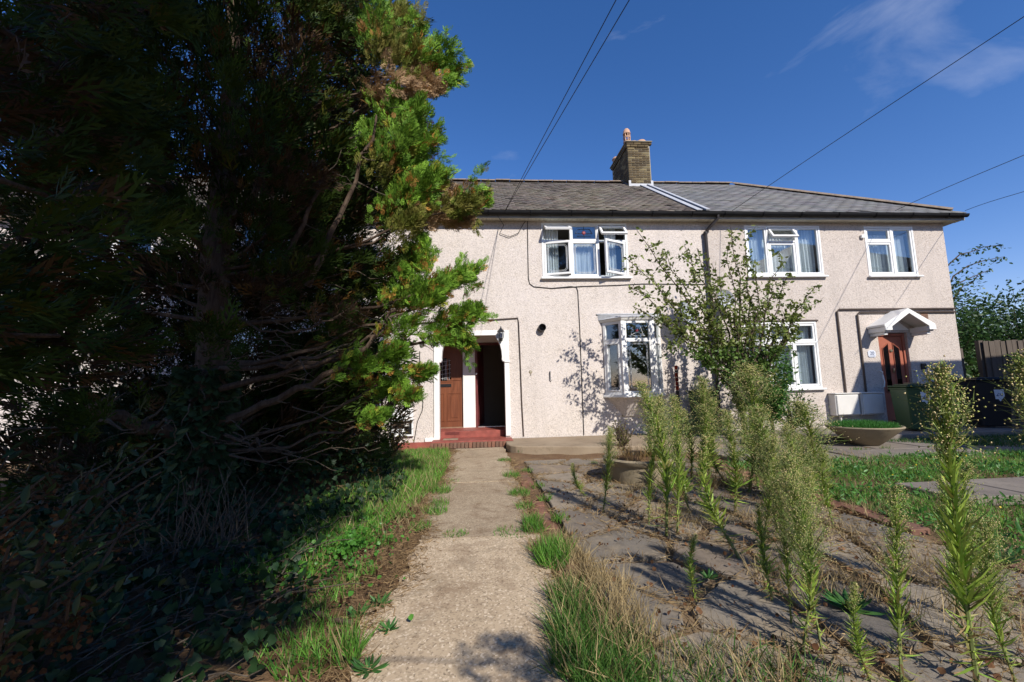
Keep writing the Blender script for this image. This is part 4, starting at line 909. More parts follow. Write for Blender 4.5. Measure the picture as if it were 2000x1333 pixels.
# neighbouring house off to the right: its shadow falls on the end house
nb = empty('neighbour_house', (14.5, -2, GZ)); tag(nb, 'pebbledashed neighbouring house whose shadow falls on the end house', 'house')
NX0, NX1, NY0, NY1, NZ = 10.75, 18.5, -9, 4.62, 5.06
m = MB(); m.box(NX0+.3, NX1-.3, NY0+.3, NY1-.3, GZ-.1, NZ-.1); m.build('wall', 'dash2', nb)
m = MB(); cxm = (NX0+NX1)/2; m.add([(NX0, NY0, NZ), (NX1, NY0, NZ), (NX1, NY1, NZ), (NX0, NY1, NZ), (cxm, NY0+3.9, NZ+2.3), (cxm, NY1-3.9, NZ+2.3)], [(0, 1, 4), (1, 2, 5, 4), (2, 3, 5), (3, 0, 4, 5), (0, 3, 2, 1)]); m.build('roof', 'slate_new', nb)
for y in (-7, -4, -1, 2): 
    for z in (.9, 3.4): w = MB(); w.box(NX0+.27, NX0+.299, y-.8, y+.8, z, z+1.2); wo_ = w.build('window', 'upvc', nb, .004); MB().box(NX0+.262, NX0+.269, y-.72, y+.72, z+.08, z+1.12).build('pane', 'glassdark', wo_)

# ================================================================== vegetation
def conifer_foliage(clumps, per, size, rng, gold=.12, fo=None, shapes=SPRAYS, bright=1.0):
    """clumps: (centre, axis, length, radius, kind)"""
    fo = fo or Fol()
    G1, G2 = (.035, .095, .014), (.085, .19, .028); Y1, Y2 = (.15, .19, .03), (.26, .23, .06); B1, B2 = (.045, .028, .015), (.11, .065, .034); N1, N2 = (.3, .185, .095), (.56, .39, .23)
    for ci, (c, ax, ln, rad, kind) in enumerate(clumps):
        k = int(per*rng.uniform(.8, 1.2)); t = rng.random(k)**.7; ax = np.array(ax)/np.linalg.norm(ax)
        rr = rad*(1-t*.75)*np.sqrt(rng.random(k)); dv = rdir(k, rng); dv -= (dv@ax)[:, None]*ax; dv /= np.linalg.norm(dv, axis=1, keepdims=True)+1e-9
        O = np.array(c)+ax*(t-.5)[:, None]*ln+dv*rr[:, None]
        d = ax[None]*rng.uniform(.5, 1.1, (k, 1))+dv*rng.uniform(.2, .9, (k, 1))*(1-.5*t[:, None])+np.array([0, 0, .35])+rng.normal(0, .18, (k, 3))
        if kind == 'dead': C = cols(k, B1, B2, rng)
        elif kind == 'tan': C = cols(k, N1, N2, rng)  # dead foliage in a sunlit tone; the dark brown is its shaded tone
        elif kind == 'gold': C = cols(k, Y1, Y2, rng)
        else:
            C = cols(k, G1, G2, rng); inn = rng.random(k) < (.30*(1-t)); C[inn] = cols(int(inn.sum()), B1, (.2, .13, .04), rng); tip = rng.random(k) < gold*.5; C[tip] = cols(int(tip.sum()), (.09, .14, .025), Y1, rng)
        C = C*(np.array([1.25, 1.0, .75])*bright if bright != 1 and kind == 'g' else 1.0)  # light and shade scaled into the green tint
        s = size*rng.uniform(.55, 1.35, k)
        for v in range(4):
            m = np.arange(k) % 4 == v; tv, tt = shapes[v]; fo.add(tv, tt, frames(d[m], s[m], rng=rng), O[m], C[m])
    return fo
def limb(m, p, q, r0, r1, n=6, amp=.05, rng=random, sides=7, sag=.0):
    pts = wobble(p, q, n, amp, rng)
    for i, v in enumerate(pts): v.z -= sag*math.sin(math.pi*i/n)
    m.tube(pts, [r0+(r1-r0)*i/n for i in range(n+1)], sides, False); return pts

# --- big conifer left of the path
rng = np.random.default_rng(11); rc = random.Random(11)
TX, TY = -2.95, 4.75
ca = empty('conifer_tree', (TX, TY, GZ)); tag(ca, 'large dark conifer with sunlit right edge leaning over the path', 'tree', 'overgrown conifers on the left')
m = MB(); m.tube([(TX, TY, GZ-.1), (TX+.02, TY, .3), (TX+.05, TY+.03, 1.2), (TX+.02, TY, 2.5), (TX+.1, TY, 4.2), (TX+.05, TY, 7.5)], [.24, .2, .165, .14, .1, .03], 14); m.build('trunk', 'bark', ca, 0, True)
cl = []
tips = [  # image position of clump middle, distance, axis (x, z), length, radius, kind
 (835, 110, 4.3, (.9, .3), .75, .24, 'g'), (800, 95, 4.4, (.5, .8), .6, .22, 'g'), (765, 60, 4.3, (.4, .9), .7, .24, 'gold'), (735, 55, 4.2, (.1, 1), .8, .22, 'g'), (855, 150, 4.4, (.8, .1), .5, .2, 'g'), (820, 165, 4.5, (.6, -.3), .5, .2, 'tan'), (770, 165, 4.3, (.5, -.2), .5, .24, 'tan'), (735, 185, 4.4, (.3, -.4), .5, .22, 'tan'), (790, 130, 4.2, (.6, .4), .5, .22, 'gold'), (745, 115, 4.2, (.3, .7), .6, .22, 'gold'),
 (800, 245, 4.3, (.6, .6), .6, .22, 'g'), (820, 285, 4.3, (.9, .1), .5, .2, 'g'), (770, 225, 4.4, (.2, .9), .5, .2, 'g'), (775, 290, 4.2, (.4, .5), .6, .25, 'g'), (790, 330, 4.3, (.6, .1), .5, .22, 'g'), (745, 330, 4.3, (.3, .3), .6, .25, 'gold'), (720, 285, 4.4, (.1, .9), .5, .2, 'g'),
 (835, 365, 4.3, (.7, .5), .5, .2, 'g'), (860, 385, 4.3, (.8, .1), .5, .18, 'tan'), (915, 400, 4.35, (1, .3), .55, .17, 'g'), (885, 405, 4.35, (.9, .1), .5, .16, 'gold'), (810, 385, 4.2, (.5, .5), .5, .2, 'g'), (780, 400, 4.2, (.3, .6), .6, .24, 'g'), (885, 430, 4.4, (.9, -.2), .4, .11, 'tan'), (830, 430, 4.3, (.6, .1), .5, .18, 'tan'),
 (790, 450, 4.3, (.5, .4), .5, .2, 'gold'), (815, 500, 4.4, (.3, .8), .45, .16, 'g'), (800, 530, 4.4, (.5, .3), .5, .2, 'g'), (865, 555, 4.45, (.9, .35), .55, .12, 'g'), (900, 545, 4.45, (1, .4), .35, .08, 'g'), (835, 570, 4.4, (.7, .1), .5, .17, 'g'), (790, 580, 4.3, (.4, .3), .5, .2, 'g'),
 (820, 600, 4.4, (.6, .2), .5, .17, 'g'), (885, 620, 4.5, (.8, .3), .4, .14, 'g'), (915, 625, 4.5, (.8, .6), .35, .11, 'g'), (870, 645, 4.5, (.6, -.2), .4, .13, 'g'), (905, 655, 4.5, (.3, -.8), .3, .1, 'g'), (840, 655, 4.5, (.6, -.2), .45, .13, 'g'),
 (775, 650, 4.4, (.4, .2), .5, .18, 'g'), (760, 700, 4.4, (.3, .1), .45, .17, 'g'), (795, 735, 4.5, (.8, -.1), .4, .11, 'g'), (820, 728, 4.5, (.8, .1), .22, .06, 'g'), (785, 775, 4.5, (.7, 0), .35, .09, 'g'), (735, 760, 4.6, (.5, 0), .4, .14, 'g'), (720, 820, 4.6, (.7, .1), .4, .13, 'g'), (690, 720, 4.4, (.3, 0), .5, .2, 'g')]
rlist = []
for px, py, y, (axx, axz), ln, rad, kd in tips:
    ln *= .78; rad *= .9 if py < 600 else .72
    c = at(px, py, y+rc.uniform(-.15, .15)); cl.append((tuple(c), (axx, rc.uniform(-.35, .15), axz), ln, rad, kd)); rlist.append(c)
    if kd == 'g' and rad > .13 and py < 600: c2 = at(px-28, py+18, y+.3); cl.append((tuple(c2), (axx*.8, .3, axz), ln, rad, 'g'))
n0 = len(cl)
fing = []
for px, py, y, (axx, axz), ln, rad, kd in tips:
    if kd == 'tan': continue
    for q in range(4 if py < 600 else 1):
        ax = Vector((axx+rng.normal(0, .45), rng.normal(0, .4), axz+rng.normal(.1, .45))).normalized(); c = at(px, py, y)+Vector((rng.normal(0, rad*.55), rng.normal(0, rad*.5), rng.normal(0, rad*.55)))+ax*(ln*.2)
        fing.append((tuple(c), tuple(ax), rng.uniform(.25, .42), .06, kd))
for i in range(520):   # the bulk of the crown
    z = .75+6.6*rng.random()**1.15; prof = 2.3*min(1, .62+z*.28)*(1 if z < 5 else max(.35, 1-(z-5)/5.5))
    a = rng.uniform(0, 6.283); r = prof*math.sqrt(rng.uniform(.02, 1)); x, y = TX+r*math.cos(a)*1.05, TY+r*math.sin(a)
    # the crown's underside is bare towards the camera, with dead limbs
    if z < 2.0 and y < TY+.5 and x > TX-1.6 and rng.random() < .86: continue
    if x > -1.4 and rng.random() < .8: continue
    if x > -1.1: continue
    kd = 'dead' if rng.random() < (.2 if z < 3 else .1) else 'g'
    cl.append(((x, y, z), (math.cos(a), math.sin(a), rng.uniform(-.1, .7)), rng.uniform(.5, .85), rng.uniform(.24, .36), kd))
for i in range(70):    # denser far side and left side, down to the ground
    a = rng.uniform(.3, 3.4); r = rng.uniform(1.3, 2.3); z = rng.uniform(.1, 2.2); x, y = TX+r*math.cos(a), TY+r*math.sin(a)
    if x > -1.3: continue
    cl.append(((x, y, z), (math.cos(a), math.sin(a), -.1), .7, .32, 'dead' if rng.random() < .3 else 'g'))
bk = []
for i in range(360):   # thick far side of the crown
    z = rng.uniform(.2, 6.6); a = rng.uniform(.25, 3.5); r = rng.uniform(.7, 2.35); x, y = TX+r*math.cos(a)*1.1, TY+.2+r*math.sin(a)
    if x > -1.25+(.25 if z > 3.2 else -.15): continue
    bk.append(((x, y, z), (math.cos(a), math.sin(a), .2), .8, .36, 'dead' if rng.random() < .25 else 'g'))
fo = conifer_foliage(cl[:n0], 125, .13, rng, bright=2.0); conifer_foliage(cl[n0:], 42, .185, rng, fo=fo, shapes=MEDIUM, bright=.45); conifer_foliage(fing, 26, .1, rng, fo=fo, bright=2.7); conifer_foliage(bk, 30, .36, rng, fo=fo, shapes=COARSE, bright=.4)  # sunlit tips lightened, shaded bulk and far side darkened in the foliage colour
core = []
for i in range(110):
    a = rng.uniform(0, 6.283); r = 1.5*math.sqrt(rng.random()); core.append(((TX+r*math.cos(a), TY+.25+r*math.sin(a)*.8, rng.uniform(2.3, 7.2)), (math.cos(a), math.sin(a), .3), .8, .36, 'dead' if rng.random() < .2 else 'g'))
conifer_foliage(core, 32, .3, rng, fo=fo, shapes=COARSE, bright=.4); fo.build('crown', 'conifer', ca)['kind'] = 'stuff'  # inner shade also put into the core's colour
m = MB(); tw = MB()
for i, c in enumerate(rlist):
    if i % 4: continue
    z0 = max(.5, min(6.5, c.z-rc.uniform(.2, .9))); st = Vector((TX+.05, TY, z0)); limb(m, st, c+Vector((-.1, 0, -.03)), .028*rc.uniform(.6, 1.2), .01, 9, .07, rc, 6, .1)
for i in range(22):
    c = Vector(cl[n0+rc.randrange(len(cl)-n0)][0]); limb(m, (TX, TY, max(.5, c.z-rc.uniform(.2, .8))), c, .03, .008, 6, .06, rc, 6)
for (a, b_, r0, r1) in (((385, 850, 4.75), (180, 790, 3.9), .075, .05), ((420, 830, 4.7), (700, 690, 4.4), .05, .025), ((700, 690, 4.4), (770, 600, 4.3), .026, .016), ((430, 720, 4.6), (640, 690, 4.0), .028, .012), ((430, 760, 4.6), (760, 650, 4.4), .035, .014), ((440, 850, 4.6), (560, 855, 4.1), .02, .006), ((450, 890, 4.6), (640, 880, 4.2), .014, .004), ((430, 600, 4.7), (560, 650, 4.0), .02, .008), ((560, 650, 4.0), (700, 590, 3.9), .012, .004), ((480, 560, 4.5), (540, 420, 4.2), .022, .008), ((560, 500, 4.3), (640, 330, 4.1), .03, .01), ((600, 560, 4.3), (740, 230, 4.2), .035, .012)):
    pts = limb(m, at(*a), at(*b_), r0, r1, 9, .06, rc, 8, .06)
    for k in range(5):
        p = pts[rc.randint(3, 9)]; limb(tw, p, p+Vector((rc.uniform(.1, .6), rc.uniform(-.4, .2), rc.uniform(-.25, .3))), r1*.6, .002, 5, .05, rc, 5)
for i in range(110):   # bare dead twigs under the crown
    z = rc.uniform(.4, 2.6); a = rc.uniform(-2.2, .5); r = rc.uniform(.3, 1.3); p = Vector((TX+r*math.cos(a), TY+r*math.sin(a), z)); q = p+Vector((math.cos(a)*rc.uniform(.2, .7), math.sin(a)*rc.uniform(.1, .5), rc.uniform(-.2, .25)))
    limb(tw, p, q, .007, .002, 5, .05, rc, 4)
m.build('branches', 'bark', ca, 0, True)['kind'] = 'stuff'; tw.build('dead_twigs', 'twig', ca, 0, True)['kind'] = 'stuff'

# --- second conifer, beside and behind the camera, overhanging it
rng = np.random.default_rng(12); BXc, BYc = -1.95, -1.15
cb_ = empty('conifer_tree', (BXc, BYc, GZ)); tag(cb_, 'dark conifer at the near left edge overhanging the camera', 'tree', 'overgrown conifers on the left')
m = MB(); m.tube([(BXc, BYc, GZ-.1), (BXc, BYc, 2), (BXc+.05, BYc, 5), (BXc, BYc, 9.3)], [.26, .2, .13, .03], 12); m.build('trunk', 'bark', cb_, 0, True)
cl = []
for i in range(560):
    z = .4+9.0*rng.random(); prof = 2.3 if z < 6.5 else 2.3*max(.25, 1-(z-6.5)/4); a = rng.uniform(0, 6.283); r = prof*math.sqrt(rng.uniform(.1, 1)); x, y = BXc+r*math.cos(a), BYc+r*math.sin(a)
    if z < 2.7 and x > -1.15-max(0, y)*.95: continue          # trimmed clear of the path
    if z >= 2.7 and y > .2 and x > -.55-.55*(y-.2): continue
    cl.append(((x, y, z), (math.cos(a), math.sin(a), rng.uniform(-.2, .4)), rng.uniform(.5, .9), rng.uniform(.26, .38), 'dead' if rng.random() < .22 else 'g'))
for k in range(34): cl.append((tuple(at(rng.uniform(-120, 210), rng.uniform(-80, 760), rng.uniform(1.7, 2.6))), (.9, .4, rng.uniform(-.3, .2)), .55, .2, 'dead' if rng.random() < .3 else 'g'))
cl.append(((1.05, -.55, 1.86), (.9, .1, .0), .35, .13, 'g'))  # unseen sprig added to cast the shadow spot on the near path
scr = []
for i in range(420):      # unseen clumps added on the sunny side and overhead as a shade screen
    z = rng.uniform(2.75, 9.3); prof = 2.4 if z < 6.5 else 2.4*max(.25, 1-(z-6.5)/4); a = rng.uniform(-2.4, .45); r = prof*rng.uniform(.55, 1.0); x, y = BXc+r*math.cos(a), BYc+r*math.sin(a)
    if y > .1 and x > -.6-.55*y: continue
    scr.append(((x, y, z), (math.cos(a), math.sin(a), .2), .8, .36, 'g'))
fo = conifer_foliage(cl, 33, .175, rng, bright=.4, shapes=MEDIUM); conifer_foliage(scr, 25, .39, rng, fo=fo, shapes=COARSE, bright=.4); fo.build('crown', 'conifer', cb_)['kind'] = 'stuff'  # this tree's shade is partly put into its darker foliage colour
m = MB()
for c in cl[::7]: limb(m, (BXc, BYc, max(.5, c[0][2]-.5)), c[0], .04, .01, 6, .05, rc, 6)
limb(m, (BXc, BYc, 2.6), (1.05, -.55, 1.86), .012, .004, 8, .03, rc, 6)  # limb added to carry the shadow-casting sprig
m.build('branches', 'bark', cb_, 0, True)['kind'] = 'stuff'

# --- leaf helper for broadleaved plants
def leaves_on(fo, P, Dv, size, c1, c2, rng, tv=LEAF_V, tt=LEAF_T, wid=.5, droop=0.):
    k = len(P); d = Dv+rng.normal(0, .45, (k, 3)); d[:, 2] -= droop; s = size*rng.uniform(.65, 1.25, k)
    fo.add(tv, tt, frames(d, np.stack([s*wid, s*.5, s], 1), rng=rng), P, cols(k, c1, c2, rng))

# --- ivy, shrubs and litter in the shade on the left
rng = np.random.default_rng(13)
IVY_V = np.array([(0, 0, 0), (.5, .05, .1), (.28, 0, .42), (.42, .06, .62), (0, 0, 1), (-.42, .06, .62), (-.28, 0, .42), (-.5, .05, .1), (0, -.06, .4)], float)
IVY_T = np.array([(8, 0, 1), (8, 1, 2), (8, 2, 3), (8, 3, 4), (8, 4, 5), (8, 5, 6), (8, 6, 7), (8, 7, 0)])
k = 9000; x = rng.uniform(-5.6, -.95, k); y = rng.uniform(1.6, 6.6, k); hgt = np.clip((y-4.6)*.5, 0, .9)*np.clip((-1.3-x)*2, 0, 1)
keep = (x < -1.05-.25*np.sin(y*2.1)-.12*(y < 3.2)) ; x, y, hgt = x[keep], y[keep], hgt[keep]; k = len(x)
O = np.stack([x, y, GZ+.02+rng.random(k)*(.1+hgt)], 1); fo = Fol(); d = rdir(k, rng, .1); s = rng.uniform(.035, .075, k)
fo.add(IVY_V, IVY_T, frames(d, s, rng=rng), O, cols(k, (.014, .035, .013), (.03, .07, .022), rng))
k = 2200; a = rng.uniform(0, 6.283, k); z = rng.uniform(GZ, 1.35, k); O = np.stack([TX+(.2+.06*rng.random(k))*np.cos(a), TY+(.2+.06*rng.random(k))*np.sin(a), z], 1); d = np.stack([np.cos(a), np.sin(a), -rng.random(k)], 1)
fo.add(IVY_V, IVY_T, frames(d, rng.uniform(.05, .11, k), rng=rng), O, cols(k, (.03, .06, .025), (.07, .12, .05), rng))
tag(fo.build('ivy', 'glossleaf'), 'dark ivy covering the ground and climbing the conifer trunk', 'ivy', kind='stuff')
# hedge behind the trunk
hd_ = empty('ivy_hedge', (-3.2, 7.0, GZ)); tag(hd_, 'dark ivy-covered hedge behind the conifer trunk', 'hedge')
k = 11000; x = rng.uniform(-6.2, -1.75, k); y = 6.9+rng.normal(0, .22, k); top = 1.25+.25*np.sin(x*2.2); z = GZ+top*rng.random(k)**.8; fo = Fol()
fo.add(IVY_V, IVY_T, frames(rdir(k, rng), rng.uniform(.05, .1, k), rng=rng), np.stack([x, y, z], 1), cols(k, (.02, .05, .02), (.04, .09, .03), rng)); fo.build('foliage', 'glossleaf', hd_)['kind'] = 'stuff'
m = MB()
for i in range(40): x = rc.uniform(-6.1, -1.8); limb(m, (x, 6.9, GZ), (x+rc.uniform(-.3, .3), 6.9+rc.uniform(-.2, .2), rc.uniform(.7, 1.2)), .015, .005, 4, .05, rc, 5)
m.build('stems', 'treebark', hd_)['kind'] = 'stuff'
# leathery shrub bottom left
sh = empty('evergreen_shrub', (-2.5, 1.9, GZ)); tag(sh, 'shrub with leathery oval leaves and brown seed heads, lower left', 'shrub')
m = MB(); fo = Fol(); P = []; Dv = []; hb = Fol()
ends = [(330, 880, 2.3), (300, 930, 2.2), (340, 960, 2.3), (250, 900, 2.4), (200, 960, 2.0), (270, 1040, 2.0), (150, 1010, 1.7), (100, 930, 1.8), (60, 1000, 1.5), (180, 1090, 1.7), (230, 1150, 1.7), (80, 1150, 1.4), (20, 1080, 1.4), (120, 870, 2.2), (40, 880, 2.0), (10, 1240, 1.2), (70, 1290, 1.15), (160, 1180, 1.45), (-20, 960, 1.7), (220, 1000, 2.3), (-40, 1150, 1.4), (280, 980, 2.6), (180, 900, 2.6), (300, 860, 2.5)]
for e in ends:
    e = at(*e); b0 = Vector((-2.3+rc.uniform(-.3, .3), 1.75+rc.uniform(-.3, .3), GZ)); pts = limb(m, b0, e, .014, .004, 8, .07, rc, 5)
    for i in range(3, 9):
        for q in range(7): P.append(tuple(pts[i]+Vector((rc.gauss(0, .05), rc.gauss(0, .05), rc.gauss(0, .045))))); dd = (pts[i]-pts[i-1]).normalized(); Dv.append(tuple(dd*.6+Vector((rc.gauss(0, .5), rc.gauss(0, .5), rc.gauss(.15, .4)))))
    if rc.random() < .5:
        c = pts[7]; kk = 120; O = np.array(c)+rng.normal(0, .03, (kk, 3))*np.array([1, 1, 1.7]); hb.add(LEAF_V, LEAF_T, frames(rdir(kk, rng), rng.uniform(.012, .022, kk), rng=rng), O, cols(kk, (.07, .032, .014), (.14, .07, .032), rng))
leaves_on(fo, np.array(P), np.array(Dv), .052, (.02, .042, .013), (.045, .075, .027), rng, NEAR_V, NEAR_T, wid=.4); m.build('stems', 'treebark', sh)['kind'] = 'stuff'; fo.build('leaves', 'glossleaf', sh)['kind'] = 'stuff'; hb.build('seed_heads', 'dry', sh)['kind'] = 'stuff'
m = MB()   # dead stalks and fallen sticks
for i in range(300):
    x = rc.uniform(-3.4, -1.15); y = rc.uniform(1.2, 3.6); p = Vector((x, y, GZ+.01+rc.random()*.06)); a = rc.gauss(.5, .8); l = rc.uniform(.1, .5)
    limb(m, p, p+Vector((math.cos(a)*l, math.sin(a)*l, rc.uniform(-.03, .12))), .005, .002, 4, .03, rc, 4)
for i in range(70):
    p = Vector((rc.gauss(-2.1, .14), rc.gauss(3.5, .14), GZ)); limb(m, p, p+Vector((rc.gauss(.05, .16), rc.gauss(0, .12), rc.uniform(.2, .65))), .005, .002, 5, .05, rc, 4)
tag(m.build('dead_stalks', 'twig', None, 0, True), 'tangle of dead stalks and sticks under the conifer', 'dead stalks', kind='stuff')
st = MB(); limb(st, gr(565, 1190), gr(690, 1230)+Vector((0, 0, .03)), .016, .01, 6, .02, rc, 7); tag(st.build('fallen_stick', 'bark', None, 0, True), 'dark curved stick lying at the left side of the path', 'stick')

# --- grass
rng = np.random.default_rng(14)
def blades(fo, x, y, h, w, c1, c2, lean=.35, z=None, flat=0.):
    k = len(x); O = np.stack([x, y, np.full(k, GZ-.01) if z is None else z], 1); d = np.stack([rng.normal(0, lean, k), rng.normal(0, lean, k), np.full(k, 1-flat)], 1)
    C = cols(k, c1, c2, rng, .2)
    if c1[1] > c1[0]*1.5: dm = rng.random(k) < .13; C[dm] = cols(int(dm.sum()), (.22, .17, .07), (.42, .33, .17), rng)
    fo.add(BLADE_V, BLADE_T, frames(d, np.stack([np.full(k, w)*rng.uniform(.5, 1.5, k), h*.7, h], 1), rng=rng), O, C)
def tuft(fo, c, n, rad, h, c1, c2, w=.005, lean=.45): 
    a = rng.uniform(0, 6.283, n); r = rad*np.sqrt(rng.random(n)); blades(fo, c[0]+r*np.cos(a), c[1]+r*np.sin(a), h*rng.uniform(.45, 1.15, n), w, c1, c2, lean)
GR1, GR2, ST1, ST2 = (.06, .19, .022), (.17, .35, .05), (.30, .22, .11), (.46, .36, .19)
fo = Fol()   # verge left of the path
k = 34000; y = rng.uniform(2.9, 8.5, k); x = -.55-rng.random(k)**.8*(1.15+.15*np.sin(y*3))
edge = -.56-.1*np.sin(y*1.7)-.42*np.clip(4.6-y, 0, 1.5)-.0; keep = (x < edge) & (rng.random(k) < .45+.55*(np.sin(x*5+y*3)+1)/2); x, y = x[keep], y[keep]
blades(fo, x, y, rng.uniform(.03, .13, len(x)), .006, (.07, .22, .022), (.2, .42, .055), .55)
k = 1500; y = rng.uniform(3.6, 8.4, k); x = rng.uniform(-1.6, -.6, k); blades(fo, x, y, rng.uniform(.08, .22, k), .004, ST1, ST2, .5)
for px, py, n, r, h in ((1000, 1040, 140, .16, .05), (890, 1043, 120, .11, .04), (1040, 1025, 260, .07, .13), (1080, 1100, 420, .11, .16), (1075, 1085, 150, .1, .1), (985, 900, 190, .12, .07), (1000, 930, 260, .13, .09), (1015, 965, 260, .12, .09), (1025, 990, 160, .1, .08), (1045, 1035, 240, .1, .12), (1080, 1080, 380, .12, .15), (860, 960, 220, .14, .12), (850, 1000, 160, .12, .1), (820, 1030, 120, .1, .08), (1030, 920, 80, .1, .07), (1050, 950, 80, .1, .07), (1065, 975, 90, .08, .08), (1095, 1015, 120, .09, .09), (880, 940, 60, .12, .05), (880, 915, 50, .14, .04), (1100, 882, 220, .1, .1), (1020, 882, 90, .12, .08), (860, 985, 80, .1, .12), (680, 1290, 150, .05, .2), (740, 930, 150, .3, .14), (600, 1300, 160, .12, .14), (640, 1240, 120, .12, .1), (620, 1180, 160, .16, .1), (660, 1150, 120, .14, .08), (700, 1120, 140, .14, .08), (570, 1250, 160, .2, .12), (740, 1060, 130, .12, .09), (780, 1010, 150, .12, .1), (1160, 905, 60, .05, .06)): tuft(fo, gr(px, py), n, r, h, GR1, GR2, .005)
for px, py, n, r, h in ((1105, 1170, 380, .09, .15), (1120, 1200, 420, .1, .17), (1105, 1240, 300, .08, .14), (1140, 1250, 420, .12, .18), (1125, 1300, 420, .12, .16), (1170, 1310, 420, .14, .17), (1230, 1335, 300, .16, .12), (1190, 1340, 400, .16, .14), (1210, 1260, 200, .12, .14), (1320, 1340, 300, .25, .12), (1450, 1335, 260, .25, .12), (1560, 1340, 200, .2, .12)): tuft(fo, gr(px, py), n, r, h, (.04, .13, .02), (.13, .25, .045), .0045, .65)
# lawn right of the paving
k = 58000; x = rng.uniform(3.5, 9.5, k); y = rng.uniform(1.9, 6.15, k); keep = (rng.random(k) < .35+.65*(np.sin(x*3.1+y*2.2)+1)/2) & ~((x > 4.5) & (x < 6.95) & (y > 3.8) & (y < 4.58)); x, y = x[keep], y[keep]
blades(fo, x, y, rng.uniform(.03, .11, len(x)), .006, (.065, .2, .025), (.18, .36, .055), .6)
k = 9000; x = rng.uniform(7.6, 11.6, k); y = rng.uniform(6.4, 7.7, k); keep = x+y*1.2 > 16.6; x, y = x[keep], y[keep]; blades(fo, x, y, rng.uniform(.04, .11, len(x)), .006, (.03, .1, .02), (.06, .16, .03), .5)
for i in range(26): tuft(fo, Vector((rng.uniform(3.9, 8), rng.choice([6.05, 6.1, 6.85, 7.74])+rng.normal(0, .03), 0)), 40, .1, .07, GR1, GR2)
tag(fo.build('grass', 'grass'), 'green grass on the lawn, verge and path cracks', 'grass', kind='stuff')
fo = Fol()   # broad-leaved lawn weeds
k = 9500; x = rng.uniform(3.45, 8.8, k); y = rng.uniform(1.9, 6.1, k); keep = (np.sin(x*4.1)+np.sin(y*5.3+x) > -.5) & ~((x > 4.5) & (x < 6.95) & (y > 3.8) & (y < 4.58)); x, y = x[keep], y[keep]; k = len(x)
fo.add(LEAF_V, LEAF_T, frames(rdir(k, rng, .5), np.stack([rng.uniform(.012, .028, k), np.full(k, .02), rng.uniform(.03, .08, k)], 1), rng=rng), np.stack([x, y, GZ+rng.random(k)*.06], 1), cols(k, (.05, .17, .03), (.12, .28, .06), rng))
def rosette(c, n, l, c1=(.04, .14, .03), c2=(.09, .21, .05)):
    a = rng.uniform(0, 6.283, n); d = np.stack([np.cos(a), np.sin(a), rng.uniform(.15, .9, n)], 1); s = l*rng.uniform(.6, 1.2, n); fo.add(LEAF_V, LEAF_T, frames(d, np.stack([s*.2, s*.5, s], 1), roll=rng.normal(0, .3, n), rng=rng), np.tile([c[0], c[1], GZ], (n, 1)), cols(n, c1, c2, rng))
for px, py, l in ((1665, 1190, .13), (1650, 1180, .1), (1385, 1130, .07), (760, 1230, .06), (740, 1180, .08), (700, 1200, .08), (1950, 1100, .16), (1930, 1060, .14), (1740, 1010, .1), (720, 1310, .09), (1720, 865, .05), (985, 868, .12), (970, 862, .1), (940, 868, .1)): rosette(gr(px, py), 26, l)
k = 1100; a = rng.uniform(0, 6.283, k); r = np.abs(rng.normal(0, .22, k)); c = gr(680, 1075); fo.add(LEAF_V, LEAF_T, frames(rdir(k, rng, .4), rng.uniform(.012, .036, k), rng=rng), np.stack([c.x+r*np.cos(a), c.y+r*np.sin(a)*2.2, GZ+rng.random(k)*.1], 1), cols(k, (.05, .17, .02), (.1, .27, .04), rng))
k = 120; x = rng.uniform(3.8, 8, k); y = rng.uniform(2.2, 6, k); fo.add(LEAF_V, LEAF_T, frames(rdir(k, rng, 1), np.full(k, .018), rng=rng), np.stack([x, y, np.full(k, GZ+.1)], 1), cols(k, (.6, .45, .02), (.7, .55, .04), rng))
tag(fo.build('ground_weeds', 'leaf'), 'low broad-leaved weeds among the grass and paving', 'weeds', kind='stuff')
fo = Fol()   # straw and dead grass
k = 46000; x = rng.uniform(.62, 3.45, k); y = rng.uniform(1.2, 6.9, k); sa = np.array(seeds); dd = np.sqrt((x[:, None]-sa[None, :, 0])**2+(y[:, None]-sa[None, :, 1])**2); dd.sort(axis=1); jn = dd[:, 1]-dd[:, 0]
pt = np.clip((np.sin(x*4.3+1.1)+np.sin(y*3.1+x*2)+np.sin(y*1.3-x*3.2))*.33+.05, 0, .75); keep = rng.random(k) < np.where(jn < .1, .62, pt*.55); x, y = x[keep], y[keep]
blades(fo, x, y, rng.uniform(.03, .12, len(x)), .004, (.2, .12, .055), (.42, .31, .16), 1.0, np.full(len(x), GZ+.002), .75)
k = 5200; y = rng.uniform(1.2, 8.4, k); x = -.56+.06*np.sin(y*2.3)+.035*np.sin(y*7.1)+rng.normal(0, .07, k); blades(fo, x, y, rng.uniform(.02, .08, k), .0035, (.15, .09, .045), (.36, .25, .13), 1.2, np.full(k, GZ+.004), .9)
k = 2600; y = rng.uniform(1.2, 7.2, k); x = .44+rng.normal(0, .06, k); blades(fo, x, y, rng.uniform(.02, .09, k), .0035, (.2, .12, .055), (.42, .31, .16), 1.1, np.full(k, GZ+.002), .8)
k = 3500; x = -.55-np.abs(rng.normal(0, .28, k)); y = rng.uniform(1.6, 4.6, k); blades(fo, x, y, rng.uniform(.03, .12, k), .003, (.16, .1, .05), (.36, .25, .13), 1.0, np.full(k, GZ+.002), .85)
